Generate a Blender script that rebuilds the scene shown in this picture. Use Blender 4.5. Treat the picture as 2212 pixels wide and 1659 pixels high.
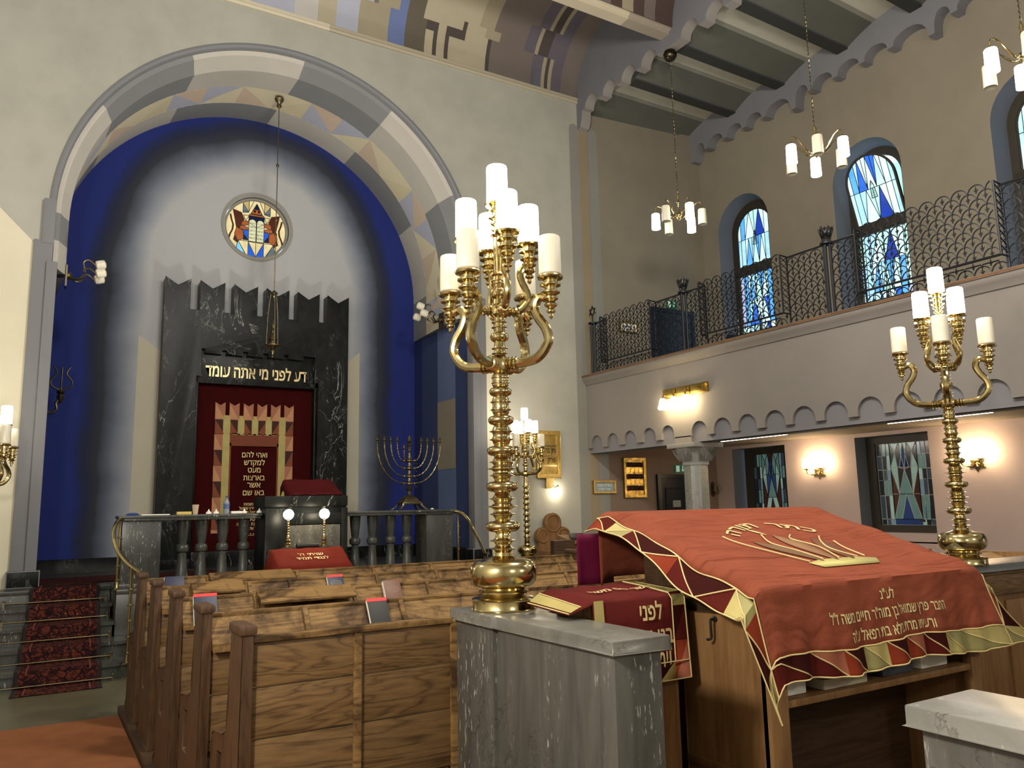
import bpy, bmesh, math, random
from mathutils import Vector, Matrix
from mathutils.geometry import tessellate_polygon
PI = math.pi
random.seed(7)
SC = bpy.context.scene
COL = SC.collection
for o in list(bpy.data.objects): bpy.data.objects.remove(o)

# ------------------------------------------------------------------ camera
cam = bpy.data.objects.new('camera', bpy.data.cameras.new('camera'))
COL.objects.link(cam); SC.camera = cam
yaw, pitch, roll = 0.541584732, 0.152534756, -0.0197475036
cy, sy, cp, sp, cr, sr = math.cos(yaw), math.sin(yaw), math.cos(pitch), math.sin(pitch), math.cos(roll), math.sin(roll)
fw = Vector((sy*cp, cy*cp, sp)); rt = Vector((cy, -sy, 0)); up = rt.cross(fw)
r2 = rt*cr + up*sr; u2 = -rt*sr + up*cr
cam.matrix_world = Matrix(((r2.x, u2.x, -fw.x, 0), (r2.y, u2.y, -fw.y, 0), (r2.z, u2.z, -fw.z, 1.65), (0, 0, 0, 1)))
cam.data.sensor_fit = 'HORIZONTAL'; cam.data.sensor_width = 36
cam.data.lens = 1719.176/2212*36
cam.data.clip_start = 0.05

# ------------------------------------------------------------------ world, exposure, unseen and added hall lights
SC.view_settings.view_transform = 'Standard'; SC.view_settings.look = 'None'
SC.view_settings.gamma = 1; SC.view_settings.use_curve_mapping = False
SC.view_settings.exposure = 0.75
E_SHADE = 9.0       # lit glass shades of the candelabra and chandeliers
E_BULB = 30.0
E_TUBE = 34.0
E_WIN = .8         # daylight in the upper stained glass
w = bpy.data.worlds.new('world'); SC.world = w; w.use_nodes = True
w.node_tree.nodes['Background'].inputs[0].default_value = (0.75, 0.85, 1.0, 1)
w.node_tree.nodes['Background'].inputs[1].default_value = 1.0

def lamp(name, loc, power, col=(1, .94, .84), size=.12):
    l = bpy.data.lights.new(name, 'POINT'); l.energy = power; l.color = col; l.shadow_soft_size = size
    o = bpy.data.objects.new(name, l); COL.objects.link(o); o.location = loc
    return o
# point lights without fixtures, standing in for unseen hall lamps
lamp('nave_fill_light', (3.7, 2.7, 6.0), 380, size=.35)  # added above the reading desk to brighten its cloth
lamp('nave_fill_light', (2.4, 4.4, 6.7), 385, size=.35)  # added high in the nave to brighten the front wall
lamp('rear_candelabrum_light', (2.0, -1.6, 3.1), 75, size=.25)
lamp('rear_candelabrum_light', (5.6, -1.6, 3.1), 70, size=.25)
lamp('left_gallery_chandelier_light', (-1.7, 7.4, 5.6), 70, size=.25)
lamp('left_aisle_fill_light', (-1.0, 1.6, 2.9), 290, size=.2)  # added fill from the left for the desk's side panel
lamp('gallery_chandelier_light', (8.3, 1.2, 6.0), 60, size=.25)

up_l = bpy.data.lights.new('apse_fill_uplight', 'SPOT'); up_l.energy = 270; up_l.color = (1, .95, .87); up_l.spot_size = 2.3; up_l.spot_blend = .8; up_l.shadow_soft_size = .15  # unseen uplight added to brighten the arch soffit, no fixture
up_o = bpy.data.objects.new('apse_fill_uplight', up_l); COL.objects.link(up_o); up_o.location = (3.0, 10.75, 2.3); up_o.rotation_euler = (math.radians(180+14), 0, 0)

# ------------------------------------------------------------------ materials
def lin(h):
    h = h.lstrip('#'); c = [int(h[i:i+2], 16)/255 for i in (0, 2, 4)]
    return tuple((x/12.92 if x <= .04045 else ((x+.055)/1.055)**2.4) for x in c) + (1,)
MC = {}
class NT:
    def __init__(s, name):
        s.m = bpy.data.materials.new(name); s.m.use_nodes = True
        s.t = s.m.node_tree; s.b = s.t.nodes['Principled BSDF']; s.co = None
    def n(s, typ, **k):
        x = s.t.nodes.new(typ)
        for a, v in k.items():
            if a.startswith('i_'):
                key = a[2:]
                key = int(key) if key.isdigit() else key.replace('_', ' ')
                x.inputs[key].default_value = v
            else: setattr(x, a, v)
        return x
    def l(s, a, b): s.t.links.new(a, b)
    def coord(s, scale=(1, 1, 1), rot=(0, 0, 0), kind='Object'):
        t = s.n('ShaderNodeTexCoord'); mp = s.n('ShaderNodeMapping')
        mp.inputs['Scale'].default_value = scale; mp.inputs['Rotation'].default_value = rot
        s.l(t.outputs[kind], mp.inputs[0]); return mp.outputs[0]
    def noise(s, co, scale, detail=4, rough=.55, dist=0):
        x = s.n('ShaderNodeTexNoise'); x.inputs['Scale'].default_value = scale; x.inputs['Detail'].default_value = detail
        x.inputs['Roughness'].default_value = rough; x.inputs['Distortion'].default_value = dist
        s.l(co, x.inputs['Vector']); return x.outputs['Fac']
    def ramp(s, fac, stops, interp='LINEAR'):
        x = s.n('ShaderNodeValToRGB'); cr = x.color_ramp; cr.interpolation = interp
        while len(cr.elements) > 1: cr.elements.remove(cr.elements[-1])
        cr.elements[0].position = stops[0][0]; cr.elements[0].color = stops[0][1]
        for p, c in stops[1:]:
            e = cr.elements.new(p); e.color = c
        s.l(fac, x.inputs[0]); return x.outputs[0]
    def mix(s, fac, a, b, mode='MIX'):
        x = s.n('ShaderNodeMix', data_type='RGBA', blend_type=mode)
        for v, i in ((fac, 0), (a, 6), (b, 7)):
            if hasattr(v, 'is_linked') or hasattr(v, 'links'): s.l(v, x.inputs[i])
            else: x.inputs[i].default_value = v
        return x.outputs[2]
    def bump(s, h, strength=.2, dist=.01):
        x = s.n('ShaderNodeBump'); x.inputs['Strength'].default_value = strength; x.inputs['Distance'].default_value = dist
        s.l(h, x.inputs['Height']); s.l(x.outputs[0], s.b.inputs['Normal'])
    def set(s, **k):
        for a, v in k.items():
            i = s.b.inputs[a.replace('_', ' ')]
            if hasattr(v, 'links'): s.l(v, i)
            else: i.default_value = v
def mul(c, k): return (c[0]*k, c[1]*k, c[2]*k, 1)
def plaster(name, hexc, var=.10, rough=.85, bump=.12):
    if name in MC: return MC[name]
    a = NT(name); c = lin(hexc); co = a.coord()
    n1 = a.noise(co, 1.3, 5, .6); n2 = a.noise(co, 60, 3)
    a.set(Base_Color=a.ramp(n1, [(.3, mul(c, 1-var)), (.7, mul(c, 1+var))]), Roughness=rough)
    a.bump(n2, bump, .004); MC[name] = a.m; return a.m
def plain(name, hexc, rough=.5, metal=0, **k):
    if name in MC: return MC[name]
    a = NT(name); c = lin(hexc); co = a.coord()
    n = a.noise(co, 9, 3)
    a.set(Base_Color=a.ramp(n, [(.3, mul(c, .92)), (.7, mul(c, 1.06))]), Roughness=rough, Metallic=metal, **k)
    MC[name] = a.m; return a.m
def brass(name='brass', hexc='#d0bd8a', rough=.15, tarn=.25):
    if name in MC: return MC[name]
    a = NT(name); c = lin(hexc); co = a.coord()
    n = a.noise(co, 14, 4, .6)
    a.set(Base_Color=a.ramp(n, [(.35, mul(c, 1-tarn)), (.65, c)]), Metallic=1.0, Roughness=a.ramp(n, [(.3, (rough*1.5,)*3+(1,)), (.7, (rough*.8,)*3+(1,))]))
    MC[name] = a.m; return a.m
def wood(name, light, dark, axis='X', scale=1.0, rough=.5, wear=None, ring=7.0, spec=.32):
    if name in MC: return MC[name]
    a = NT(name)
    sc = {'X': (.55, 5, 5), 'Y': (5, .55, 5), 'Z': (5, 5, .55)}[axis]
    co = a.coord(tuple(s*scale for s in sc)); co2 = a.coord((1, 1, 1))
    n1 = a.noise(co, 1.0, 3, .5, 1.4)
    wv = a.n('ShaderNodeMath', operation='MULTIPLY'); a.l(n1, wv.inputs[0]); wv.inputs[1].default_value = ring
    fr = a.n('ShaderNodeMath', operation='PINGPONG'); a.l(wv.outputs[0], fr.inputs[0]); fr.inputs[1].default_value = .5
    fine = a.noise(a.coord(tuple(s*scale*6 for s in sc)), 2.2, 4, .65)
    L, D = lin(light), lin(dark)
    c1 = a.ramp(fr.outputs[0], [(.0, D), (.2, mul(L, .80)), (.5, L)])
    c2 = a.mix(.38, c1, a.ramp(fine, [(.35, D), (.62, L)]))
    if wear:
        nw = a.noise(co2, 3.2, 5, .7, .6)
        c2 = a.mix(a.ramp(nw, [(.47, (0, 0, 0, 1)), (.62, (.82, .82, .82, 1))]), c2, lin(wear))
    a.set(Base_Color=c2, Roughness=rough, Specular_IOR_Level=spec); a.bump(fr.outputs[0], .08, .003)
    MC[name] = a.m; return a.m
def marble_black():
    if 'black_marble' in MC: return MC['black_marble']
    a = NT('black_marble'); co = a.coord((1, 1, .6), (.3, .4, .5))
    def vein(scale, wdt, dist, seedrot):
        cc = a.coord((1, 1, .45), seedrot)
        n = a.noise(cc, scale, 5, .6, dist)
        m = a.n('ShaderNodeMath', operation='SUBTRACT'); a.l(n, m.inputs[0]); m.inputs[1].default_value = .5
        ab = a.n('ShaderNodeMath', operation='ABSOLUTE'); a.l(m.outputs[0], ab.inputs[0])
        return a.ramp(ab.outputs[0], [(0, (1, 1, 1, 1)), (wdt, (0, 0, 0, 1))])
    v1 = vein(1.6, .006, 1.2, (.2, .5, .3)); v2 = vein(4.0, .010, .8, (1.1, .2, .7))
    mask = a.ramp(a.noise(co, 1.1, 2), [(.45, (0, 0, 0, 1)), (.7, (1, 1, 1, 1))])
    base = a.ramp(a.noise(co, 7, 4), [(.3, lin('#0c0d0d')), (.7, lin('#1c1f1e'))])
    c = a.mix(a.mix(1, v1, mask, 'MULTIPLY'), base, lin('#b9bab4'))
    c = a.mix(a.mix(1, v2, a.ramp(a.noise(co, 2.3, 2), [(.5, (0, 0, 0, 1)), (.75, (.6, .6, .6, 1))]), 'MULTIPLY'), c, lin('#8d908c'))
    a.set(Base_Color=c, Roughness=.34, Specular_IOR_Level=.14); MC['black_marble'] = a.m; return a.m
def marble_grey(name='grey_marble', a1='#3f3e3a', a2='#5f5d57', vert=True):
    if name in MC: return MC[name]
    a = NT(name); s = (6, 6, .7) if vert else (2.5, 2.5, 2.5)
    co = a.coord(s); co1 = a.coord()
    st = a.noise(co, 1.6, 6, .65, .5)
    base = a.ramp(st, [(.28, lin(a1)), (.72, lin(a2))])
    spk = a.ramp(a.noise(a.coord((70, 70, 16) if vert else (40, 40, 40)), 1.0, 2), [(.62, (0, 0, 0, 1)), (.68, (1, 1, 1, 1))])
    base = a.mix(a.mix(1, spk, a.ramp(a.noise(co, .9, 2), [(.48, (0, 0, 0, 1)), (.6, (.75, .75, .75, 1))]), 'MULTIPLY'), base, lin('#aeaca2'))
    n = a.noise(co1, 3.0, 6, .62, 1.5)
    m = a.n('ShaderNodeMath', operation='SUBTRACT'); a.l(n, m.inputs[0]); m.inputs[1].default_value = .5
    ab = a.n('ShaderNodeMath', operation='ABSOLUTE'); a.l(m.outputs[0], ab.inputs[0])
    crack = a.ramp(ab.outputs[0], [(0, (.95, .95, .95, 1)), (.010, (0, 0, 0, 1))])
    c = a.mix(a.mix(1, crack, a.ramp(a.noise(co1, 1.4, 2), [(.42, (0, 0, 0, 1)), (.52, (1, 1, 1, 1))]), 'MULTIPLY'), base, lin('#2a2927'))
    a.set(Base_Color=c, Roughness=.28); MC[name] = a.m; return a.m
def velvet(name, hexc, rough=.85, sheen=.15, wr=0.0):
    if name in MC: return MC[name]
    a = NT(name); c = lin(hexc); co = a.coord((1, 1, 1))
    n = a.noise(co, 5, 4); f = a.noise(co, 240, 2)
    a.set(Base_Color=a.ramp(n, [(.3, mul(c, .86)), (.7, mul(c, 1.08))]), Roughness=rough, Specular_IOR_Level=.12, Sheen_Weight=sheen, Sheen_Roughness=.45, Sheen_Tint=mul(c, 1.6))
    if wr:
        g = a.coord((1.2, 7.5, 1.6), (0, 0, .85)); wn = a.noise(g, 1.3, 3, .5, .6)
        mx = a.n('ShaderNodeMath', operation='MULTIPLY_ADD'); a.l(f, mx.inputs[0]); mx.inputs[1].default_value = .03; a.l(wn, mx.inputs[2])
        a.bump(mx.outputs[0], wr, .07)
    else: a.bump(f, .15, .002)
    MC[name] = a.m; return a.m
def glow(name, hexc, strength, base='#f4ecd8'):
    if name in MC: return MC[name]
    a = NT(name); a.set(Base_Color=lin(base), Roughness=.4, Emission_Color=lin(hexc), Emission_Strength=strength)
    MC[name] = a.m; return a.m
def glass(name, hexc, e):
    if name in MC: return MC[name]
    a = NT(name); c = lin(hexc); co = a.coord()
    n = a.noise(co, 7, 4, .6)
    col = a.ramp(n, [(.3, mul(c, .72)), (.7, mul(c, 1.15))])
    a.set(Base_Color=mul(c, .5), Roughness=.18, Emission_Color=col, Emission_Strength=e)
    MC[name] = a.m; return a.m

M_FRONT = plaster('front_plaster', '#a5a49a')
M_CREAM = plaster('cream_plaster', '#d3cdb6', .05)
M_GREYBLUE = plaster('grey_blue_paint', '#86857f', .06)
M_DKGREY = plaster('dark_grey_paint', '#4a4c4f', .06)
M_ARCHL = plaster('arch_light_grey', '#b0aca3', .06)
M_ARCHD = plaster('arch_dark_grey', '#77797a', .06)
M_GALL = plaster('gallery_plaster', '#857d6e', .07)
M_BALC = plaster('balcony_plaster', '#7f7974', .06)
M_PINK = plaster('aisle_pink_plaster', '#c6b1aa', .06)
M_LAV = plaster('lavender_grey_paint', '#77757a', .07)
M_REVEAL = plaster('window_reveal_paint', '#5c626d', .07)
M_SLATE = plaster('slate_blue_paint', '#2c3a63', .08)
M_SLATEL = plaster('light_slate_blue_paint', '#5a688f', .07)
M_TAN = plaster('tan_paint', '#86806f', .06)
M_BEAM = plaster('dark_beam_paint', '#2f302c', .06)
M_BRASS = brass()
M_OLDBR = brass('aged_brass', '#7d7256', .32, .45)
M_IRON = plain('wrought_iron', '#22242a', .45, .5)
M_WDESK = wood('worn_oak', '#876940', '#4a331a', 'X', wear='#20130a', rough=.62, spec=.18)
M_WPLANK = wood('oak_plank', '#735836', '#402c18', 'X', ring=11)
M_WPOST = wood('dark_oak', '#523a26', '#362617', 'Z', 1.2)
M_WPANEL = wood('honey_oak_panel', '#87643e', '#6b4a2a', 'Z', .8, ring=4)
M_WDARK = wood('deep_brown_oak', '#45301d', '#2b1c10', 'X')  # deep brown oak of the platforms and inner desk parts
M_BMARB = marble_black()
M_GMARB = marble_grey()
M_GTOP = marble_grey('polished_marble_top', '#55544f', '#76746c', False)
M_PODM = marble_grey('podium_marble', '#2c2e2c', '#484a46')
M_VELT = velvet('red_velvet', '#80412d', wr=.9)
M_VELD = velvet('dark_red_velvet', '#30080a')
M_LINING = velvet('crimson_lining', '#5d1030', .6, .3)
M_GOLD = plain('gold_thread', '#d4bf86', .5, .15)
M_GOLDL = plain('pale_gold_fabric', '#a89a5c', .6, .15)
M_PATCH = [plain('patch_brown', '#4c1610', .9, Specular_IOR_Level=.1), plain('patch_rust', '#7a301c', .9, Specular_IOR_Level=.1), plain('patch_rose', '#8f5540', .9, Specular_IOR_Level=.1), M_GOLDL, plain('patch_maroon', '#330d0a', .9, Specular_IOR_Level=.1), plain('patch_olive_gold', '#8c8450', .6, .15)]
M_WHITE = plain('white_paper', '#e6e2d8', .7)
M_BLACK = plain('black_cover', '#141413', .6)
M_NAVY = plain('navy_cover', '#131a38', .5)
M_REDC = plain('red_edge', '#c02522', .6)
M_BROWNC = plain('brown_leather', '#5d351e', .5)
M_SHADE_ON = glow('lit_glass_shade', '#fff3dd', E_SHADE)
M_SHADE_OFF = plain('opal_glass_shade', '#ded8c4', .3)
M_LEAD = plain('window_lead', '#2a2a28', .5, .4)
M_LEADL = plain('bright_window_lead', '#c4c9c4', .4)
M_WFRAME = plain('window_frame_bronze', '#3b362d', .5, .3)

# ------------------------------------------------------------------ mesh helpers
class MB:
    def __init__(s): s.v = []; s.f = []; s.m = []
    def add(s, vs, fs, m=0):
        b = len(s.v); s.v += [tuple(p) for p in vs]
        for f in fs: s.f.append(tuple(i+b for i in f)); s.m.append(m)
        return s
    def box(s, x0, x1, y0, y1, z0, z1, m=0):
        return s.hexa([(x0, y0, z0), (x1, y0, z0), (x1, y1, z0), (x0, y1, z0), (x0, y0, z1), (x1, y0, z1), (x1, y1, z1), (x0, y1, z1)], m)
    def hexa(s, p, m=0):
        return s.add(p, [(3, 2, 1, 0), (4, 5, 6, 7), (0, 1, 5, 4), (1, 2, 6, 5), (2, 3, 7, 6), (3, 0, 4, 7)], m)
    def plate(s, outer, holes, fn, m=0):
        loops = [outer]+list(holes); pts = [p for l in loops for p in l]
        tri = tessellate_polygon([[Vector((a, b, 0)) for a, b in l] for l in loops])
        return s.add([fn(*p) for p in pts], [tuple(t) for t in tri], m)
    def extr(s, outer, holes, fn, c0, c1, m=0, mside=None):
        ms = m if mside is None else mside
        s.plate(outer, holes, lambda a, b: fn(a, b, c0), m); s.plate(outer, holes, lambda a, b: fn(a, b, c1), m)
        for l in [outer]+list(holes):
            n = len(l); s.add([fn(a, b, c0) for a, b in l]+[fn(a, b, c1) for a, b in l], [(i, (i+1) % n, n+(i+1) % n, n+i) for i in range(n)], ms)
        return s
    def lathe(s, prof, c=(0, 0, 0), seg=20, m=0, sc=(1, 1), rot=0, ax=None, cap=True):
        vs = []; fs = []; n = len(prof)
        for r, z in prof:
            for k in range(seg):
                a = 2*PI*k/seg+rot; p = Vector((r*math.cos(a)*sc[0], r*math.sin(a)*sc[1], z))
                if ax is not None: p = ax @ p
                vs.append((p.x+c[0], p.y+c[1], p.z+c[2]))
        for i in range(n-1):
            for k in range(seg):
                k2 = (k+1) % seg; fs.append((i*seg+k, i*seg+k2, (i+1)*seg+k2, (i+1)*seg+k))
        if cap and prof[0][0] > 1e-4: fs.append(tuple(range(seg-1, -1, -1)))
        if cap and prof[-1][0] > 1e-4: fs.append(tuple((n-1)*seg+k for k in range(seg)))
        return s.add(vs, fs, m)
    def tube(s, path, r, seg=8, m=0, closed=False):
        P = [Vector(p) for p in path]; n = len(P); R = r if isinstance(r, (list, tuple)) else [r]*n
        vs = []; fs = []; nrm = None
        for i in range(n):
            a = P[i-1] if (i > 0 or closed) else P[i]; b = P[(i+1) % n] if (i < n-1 or closed) else P[i]
            t = (b-a).normalized()
            if nrm is None:
                nrm = t.orthogonal().normalized()
            nrm = (nrm-t*nrm.dot(t)); nrm = nrm.normalized() if nrm.length > 1e-6 else t.orthogonal().normalized()
            bn = t.cross(nrm)
            for k in range(seg):
                an = 2*PI*k/seg; vs.append(P[i]+(nrm*math.cos(an)+bn*math.sin(an))*R[i])
        for i in range(n if closed else n-1):
            j = (i+1) % n
            for k in range(seg):
                k2 = (k+1) % seg; fs.append((i*seg+k, i*seg+k2, j*seg+k2, j*seg+k))
        if not closed: fs += [tuple(range(seg-1, -1, -1)), tuple((n-1)*seg+k for k in range(seg))]
        return s.add(vs, fs, m)
    def ball(s, c, r, m=0, seg=14, n=8, sz=1):
        return s.lathe([(max(1e-5, r*math.sin(PI*i/n)), -r*sz*math.cos(PI*i/n)) for i in range(n+1)], c, seg, m)
    def strip(s, rows, m=0, closed=False):
        n = len(rows[0]); vs = [p for r in rows for p in r]; fs = []
        for i in range(len(rows)-1):
            for k in range(n if closed else n-1):
                k2 = (k+1) % n; fs.append((i*n+k, i*n+k2, (i+1)*n+k2, (i+1)*n+k))
        return s.add(vs, fs, m)
    def build(s, name, mats, parent=None, bevel=0, world=True, ang=35, solid=0):
        me = bpy.data.meshes.new(name); off = Vector((0, 0, 0))
        if parent is not None and world:
            q = parent
            while q is not None: off += Vector(q.location); q = q.parent
        me.from_pydata([(x-off.x, y-off.y, z-off.z) for x, y, z in s.v], [], s.f)
        for mt in (mats if isinstance(mats, (list, tuple)) else [mats]): me.materials.append(mt)
        me.polygons.foreach_set('material_index', s.m)
        bm = bmesh.new(); bm.from_mesh(me)
        bmesh.ops.remove_doubles(bm, verts=bm.verts, dist=1e-5)
        if bevel:
            ed = [e for e in bm.edges if len(e.link_faces) == 2 and e.calc_face_angle(0) > .6]
            bmesh.ops.bevel(bm, geom=ed, offset=bevel, segments=2, profile=.6, affect='EDGES', clamp_overlap=True)
        bmesh.ops.recalc_face_normals(bm, faces=bm.faces)
        bm.to_mesh(me); bm.free()
        me.polygons.foreach_set('use_smooth', [True]*len(me.polygons))
        me.set_sharp_from_angle(angle=math.radians(ang))
        o = bpy.data.objects.new(name, me); COL.objects.link(o)
        if parent is not None: o.parent = parent
        if solid:
            md = o.modifiers.new('thickness', 'SOLIDIFY'); md.thickness = solid; md.offset = -1
        return o
def thing(name, label, cat, loc=(0, 0, 0), rz=0, group=None):
    o = bpy.data.objects.new(name, None); COL.objects.link(o); o.location = loc; o.rotation_euler = (0, 0, rz)
    o.empty_display_size = .1
    return tag(o, label, cat, group)
def tag(o, label, cat, group=None):
    o['label'] = label; o['category'] = cat; o['kind'] = 'thing'
    if group: o['group'] = group
    return o
def struct(o): o['kind'] = 'structure'; return o
def dup(root, loc, rz, label, group=None, swap=None, name=None):
    r = root.copy(); COL.objects.link(r); r.location = loc; r.rotation_euler = (0, 0, rz); r['label'] = label
    if group: r['group'] = group
    for ch in list(root.children):
        c = ch.copy(); COL.objects.link(c); c.parent = r
        for g in list(ch.children):
            d = g.copy(); COL.objects.link(d); d.parent = c
    return r
def arc(cx, cz, r, a0, a1, n):
    return [(cx+r*math.cos(a0+(a1-a0)*i/n), cz+r*math.sin(a0+(a1-a0)*i/n)) for i in range(n+1)]
def smooth_path(P, n=6):
    P = [Vector(p) for p in P]; out = []
    for i in range(len(P)-1):
        p0 = P[max(i-1, 0)]; p1 = P[i]; p2 = P[i+1]; p3 = P[min(i+2, len(P)-1)]
        for k in range(n):
            t = k/n; out.append(.5*((2*p1)+(p2-p0)*t+(2*p0-5*p1+4*p2-p3)*t*t+(3*p1-p0-3*p2+p3)*t**3))
    out.append(P[-1]); return out
TC = {}
def text_geo(s, size, bold=.012):
    s = s[::-1]; k = (s, bold)
    if k not in TC:
        c = bpy.data.curves.new('t', 'FONT'); c.body = s; c.size = 1; c.offset = bold
        c.resolution_u = 3
        o = bpy.data.objects.new('t', c); COL.objects.link(o); bpy.context.view_layer.update()
        me = bpy.data.meshes.new_from_object(o.evaluated_get(bpy.context.evaluated_depsgraph_get()))
        vs = [(v.co.x, v.co.y) for v in me.vertices]; fs = [tuple(p.vertices) for p in me.polygons]
        bpy.data.objects.remove(o); bpy.data.curves.remove(c); bpy.data.meshes.remove(me)
        xs = [v[0] for v in vs]; cx = (min(xs)+max(xs))/2
        TC[k] = ([(x-cx, y) for x, y in vs], fs, max(xs)-min(xs))
    vs, fs, wd = TC[k]
    return [(x*size, y*size) for x, y in vs], fs, wd*size
def put_text(mb, s, size, fn, m=0, width=None, bold=.012, sub=0):
    vs, fs, wd = text_geo(s, size, bold)
    k = width/wd if width else 1
    mb.add([fn(x*k, y) for x, y in vs], fs, m)
def put_lines(lines, fnof, mat, parent, bold=.012):
    for s_, sz, key, wd in lines:
        mb = MB(); put_text(mb, s_, sz, fnof(key), 0, wd, bold); mb.build('lettering', mat, parent)
def clip(poly, cl):
    out = list(poly); n = len(cl)
    for i in range(n):
        a, b = cl[i], cl[(i+1) % n]; inp = out; out = []
        ins = lambda p: (b[0]-a[0])*(p[1]-a[1])-(b[1]-a[1])*(p[0]-a[0]) >= -1e-9
        for j in range(len(inp)):
            p, q = inp[j-1], inp[j]
            if ins(q):
                if not ins(p): out.append(isect(p, q, a, b))
                out.append(q)
            elif ins(p): out.append(isect(p, q, a, b))
        if not out: return []
    return out
def isect(p, q, a, b):
    d1 = (q[0]-p[0], q[1]-p[1]); d2 = (b[0]-a[0], b[1]-a[1]); den = d1[0]*d2[1]-d1[1]*d2[0]
    if abs(den) < 1e-12: return q
    t = ((a[0]-p[0])*d2[1]-(a[1]-p[1])*d2[0])/den
    return (p[0]+d1[0]*t, p[1]+d1[1]*t)

# ================================================================== ROOM SHELL
XN, XR, YF = 8.18, 11.2, 11.1
AX, AZ, AR = 3.0, 5.43, 2.96
PODZ = 0.825
M_FLOOR = plaster('stone_floor', '#56523f', .25, .35, .05)
M_FLOOR.node_tree.nodes['Principled BSDF'].inputs['Roughness'].default_value = .3
struct(MB().box(-2.6, 11.4, -5, 11.2, -.12, 0).build('floor', M_FLOOR))
XZ = lambda Y: (lambda a, b, c=0: (a, Y+c, b))

# ---- front wall with the great arch
arch = arc(AX, AZ, AR, 0, PI, 64)
outer = [(-2.4, 0), (AX-AR, 0)] + arch[::-1] + [(AX+AR, 0), (XN+.02, 0), (XN+.02, 9.02), (-2.4, 9.02)]
m = MB(); m.extr(outer, [], lambda a, b, c: (a, c, b), YF, YF+.25, 0)
m.extr([(XN+.02, 0), (XR, 0), (XR, 3.75), (XN+.02, 3.75)], [], lambda a, b, c: (a, c, b), YF, YF+.25, 3)
m.extr([(XN+.02, 3.75), (XR, 3.75), (XR, 9.3), (XN+.02, 9.3)], [], lambda a, b, c: (a, c, b), YF, YF+.25, 1)
f = lambda a, b: (a, YF-.004, b)
m.plate([(-2.4, 0), (-.17, 0), (-.17, 4.99), (-2.4, 7.25)], [], f, 2)
m.plate([(6.12, .8), (6.36, .8), (6.36, 4.6), (6.12, 4.85)], [], f, 2)
rt_ = lambda x0, x1, z: [(x0, .02), (x1, .02), (x1, z)] + arc((x0+x1)/2, z, (x1-x0)/2, 0, PI, 8)[1:]
m.plate(rt_(7.99, 8.19, 8.45), [], f, 4); m.plate([(8.195, .02), (8.395, .02), (8.395, 8.6), (8.195, 8.6)], [], f, 5)
m.plate(rt_(8.40, 8.62, 8.42), [], f, 4)
M_BROWNW = plaster('aisle_brown_plaster', '#7d6a5d', .06)
struct(m.build('wall_front', [M_FRONT, M_GALL, M_CREAM, M_BROWNW, M_GREYBLUE, plaster('tan_pier', '#8d8069', .05)]))

# ---- raised moulding round the arch
pr = [(3.10, -.0), (3.10, -.05), (3.03, -.09), (2.97, -.06), (2.955, 0.03)]
path = [(1, 0, .83)] ; m = MB()
def archrows(prof, zlow, n=64):
    rows = []
    for r, y in prof:
        row = [(AX+r, YF+y, zlow), (AX+r, YF+y, AZ)] + [(AX+r*math.cos(PI*i/n), YF+y, AZ+r*math.sin(PI*i/n)) for i in range(1, n)] + [(AX-r, YF+y, AZ), (AX-r, YF+y, zlow)]
        rows.append(row)
    return rows
m.strip(archrows([(3.03, 0), (3.03, -.045), (2.985, -.06), (2.96, -.03), (2.955, .05)], 5.52), 0)
for s in (-1, 1):
    X = lambda d: AX+s*d
    x0, x1 = sorted((X(2.955), X(3.09))); m.box(x0, x1, YF-.07, YF+.05, 4.98, 5.56, 0)
    x0, x1 = sorted((X(2.96), X(3.17))); m.box(x0, x1, YF-.06, YF+.1, PODZ, 5.02, 0)
    x0, x1 = sorted((X(2.90), X(3.02))); m.box(x0, x1, YF-.10, YF+.1, PODZ, 4.75, 0)
    x0, x1 = sorted((X(2.86), X(3.20))); m.box(x0, x1, YF-.12, YF+.11, PODZ, 1.02, 1)
struct(m.build('trim_1', [plaster('moulding_grey', '#75767a', .05), M_BMARB], bevel=.012))

# ---- painted soffit of the arch, in wedge shaped blocks
prof = [(2.955, .05), (2.90, .08), (2.86, .20), (2.80, .34), (2.845, .95), (2.885, 1.62), (2.94, 2.3)]
NB = 62
ang = [PI*i/NB for i in range(NB+1)]
m = MB()
def P3(r, y, a):
    if a < 0: return (AX+r, YF+y, AZ+a)
    if a > PI: return (AX-r, YF+y, AZ-(a-PI))
    return (AX+r*math.cos(a), YF+y, AZ+r*math.sin(a))
angs = [-.72, -.36] + ang + [PI+.36, PI+.72]
for i in range(len(angs)-1):
    a0, a1 = angs[i], angs[i+1]; mid = (a0+a1)/2
    blk = int(math.floor((mid*180/PI-12+720)/30.6)) % 2
    for k in range(len(prof)-1):
        q = [P3(*prof[k], a0), P3(*prof[k], a1), P3(*prof[k+1], a1), P3(*prof[k+1], a0)]
        if k == 4: continue
        mi = (blk if k < 4 else 1-blk)
        m.add(q, [(0, 1, 2, 3)], mi)
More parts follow.
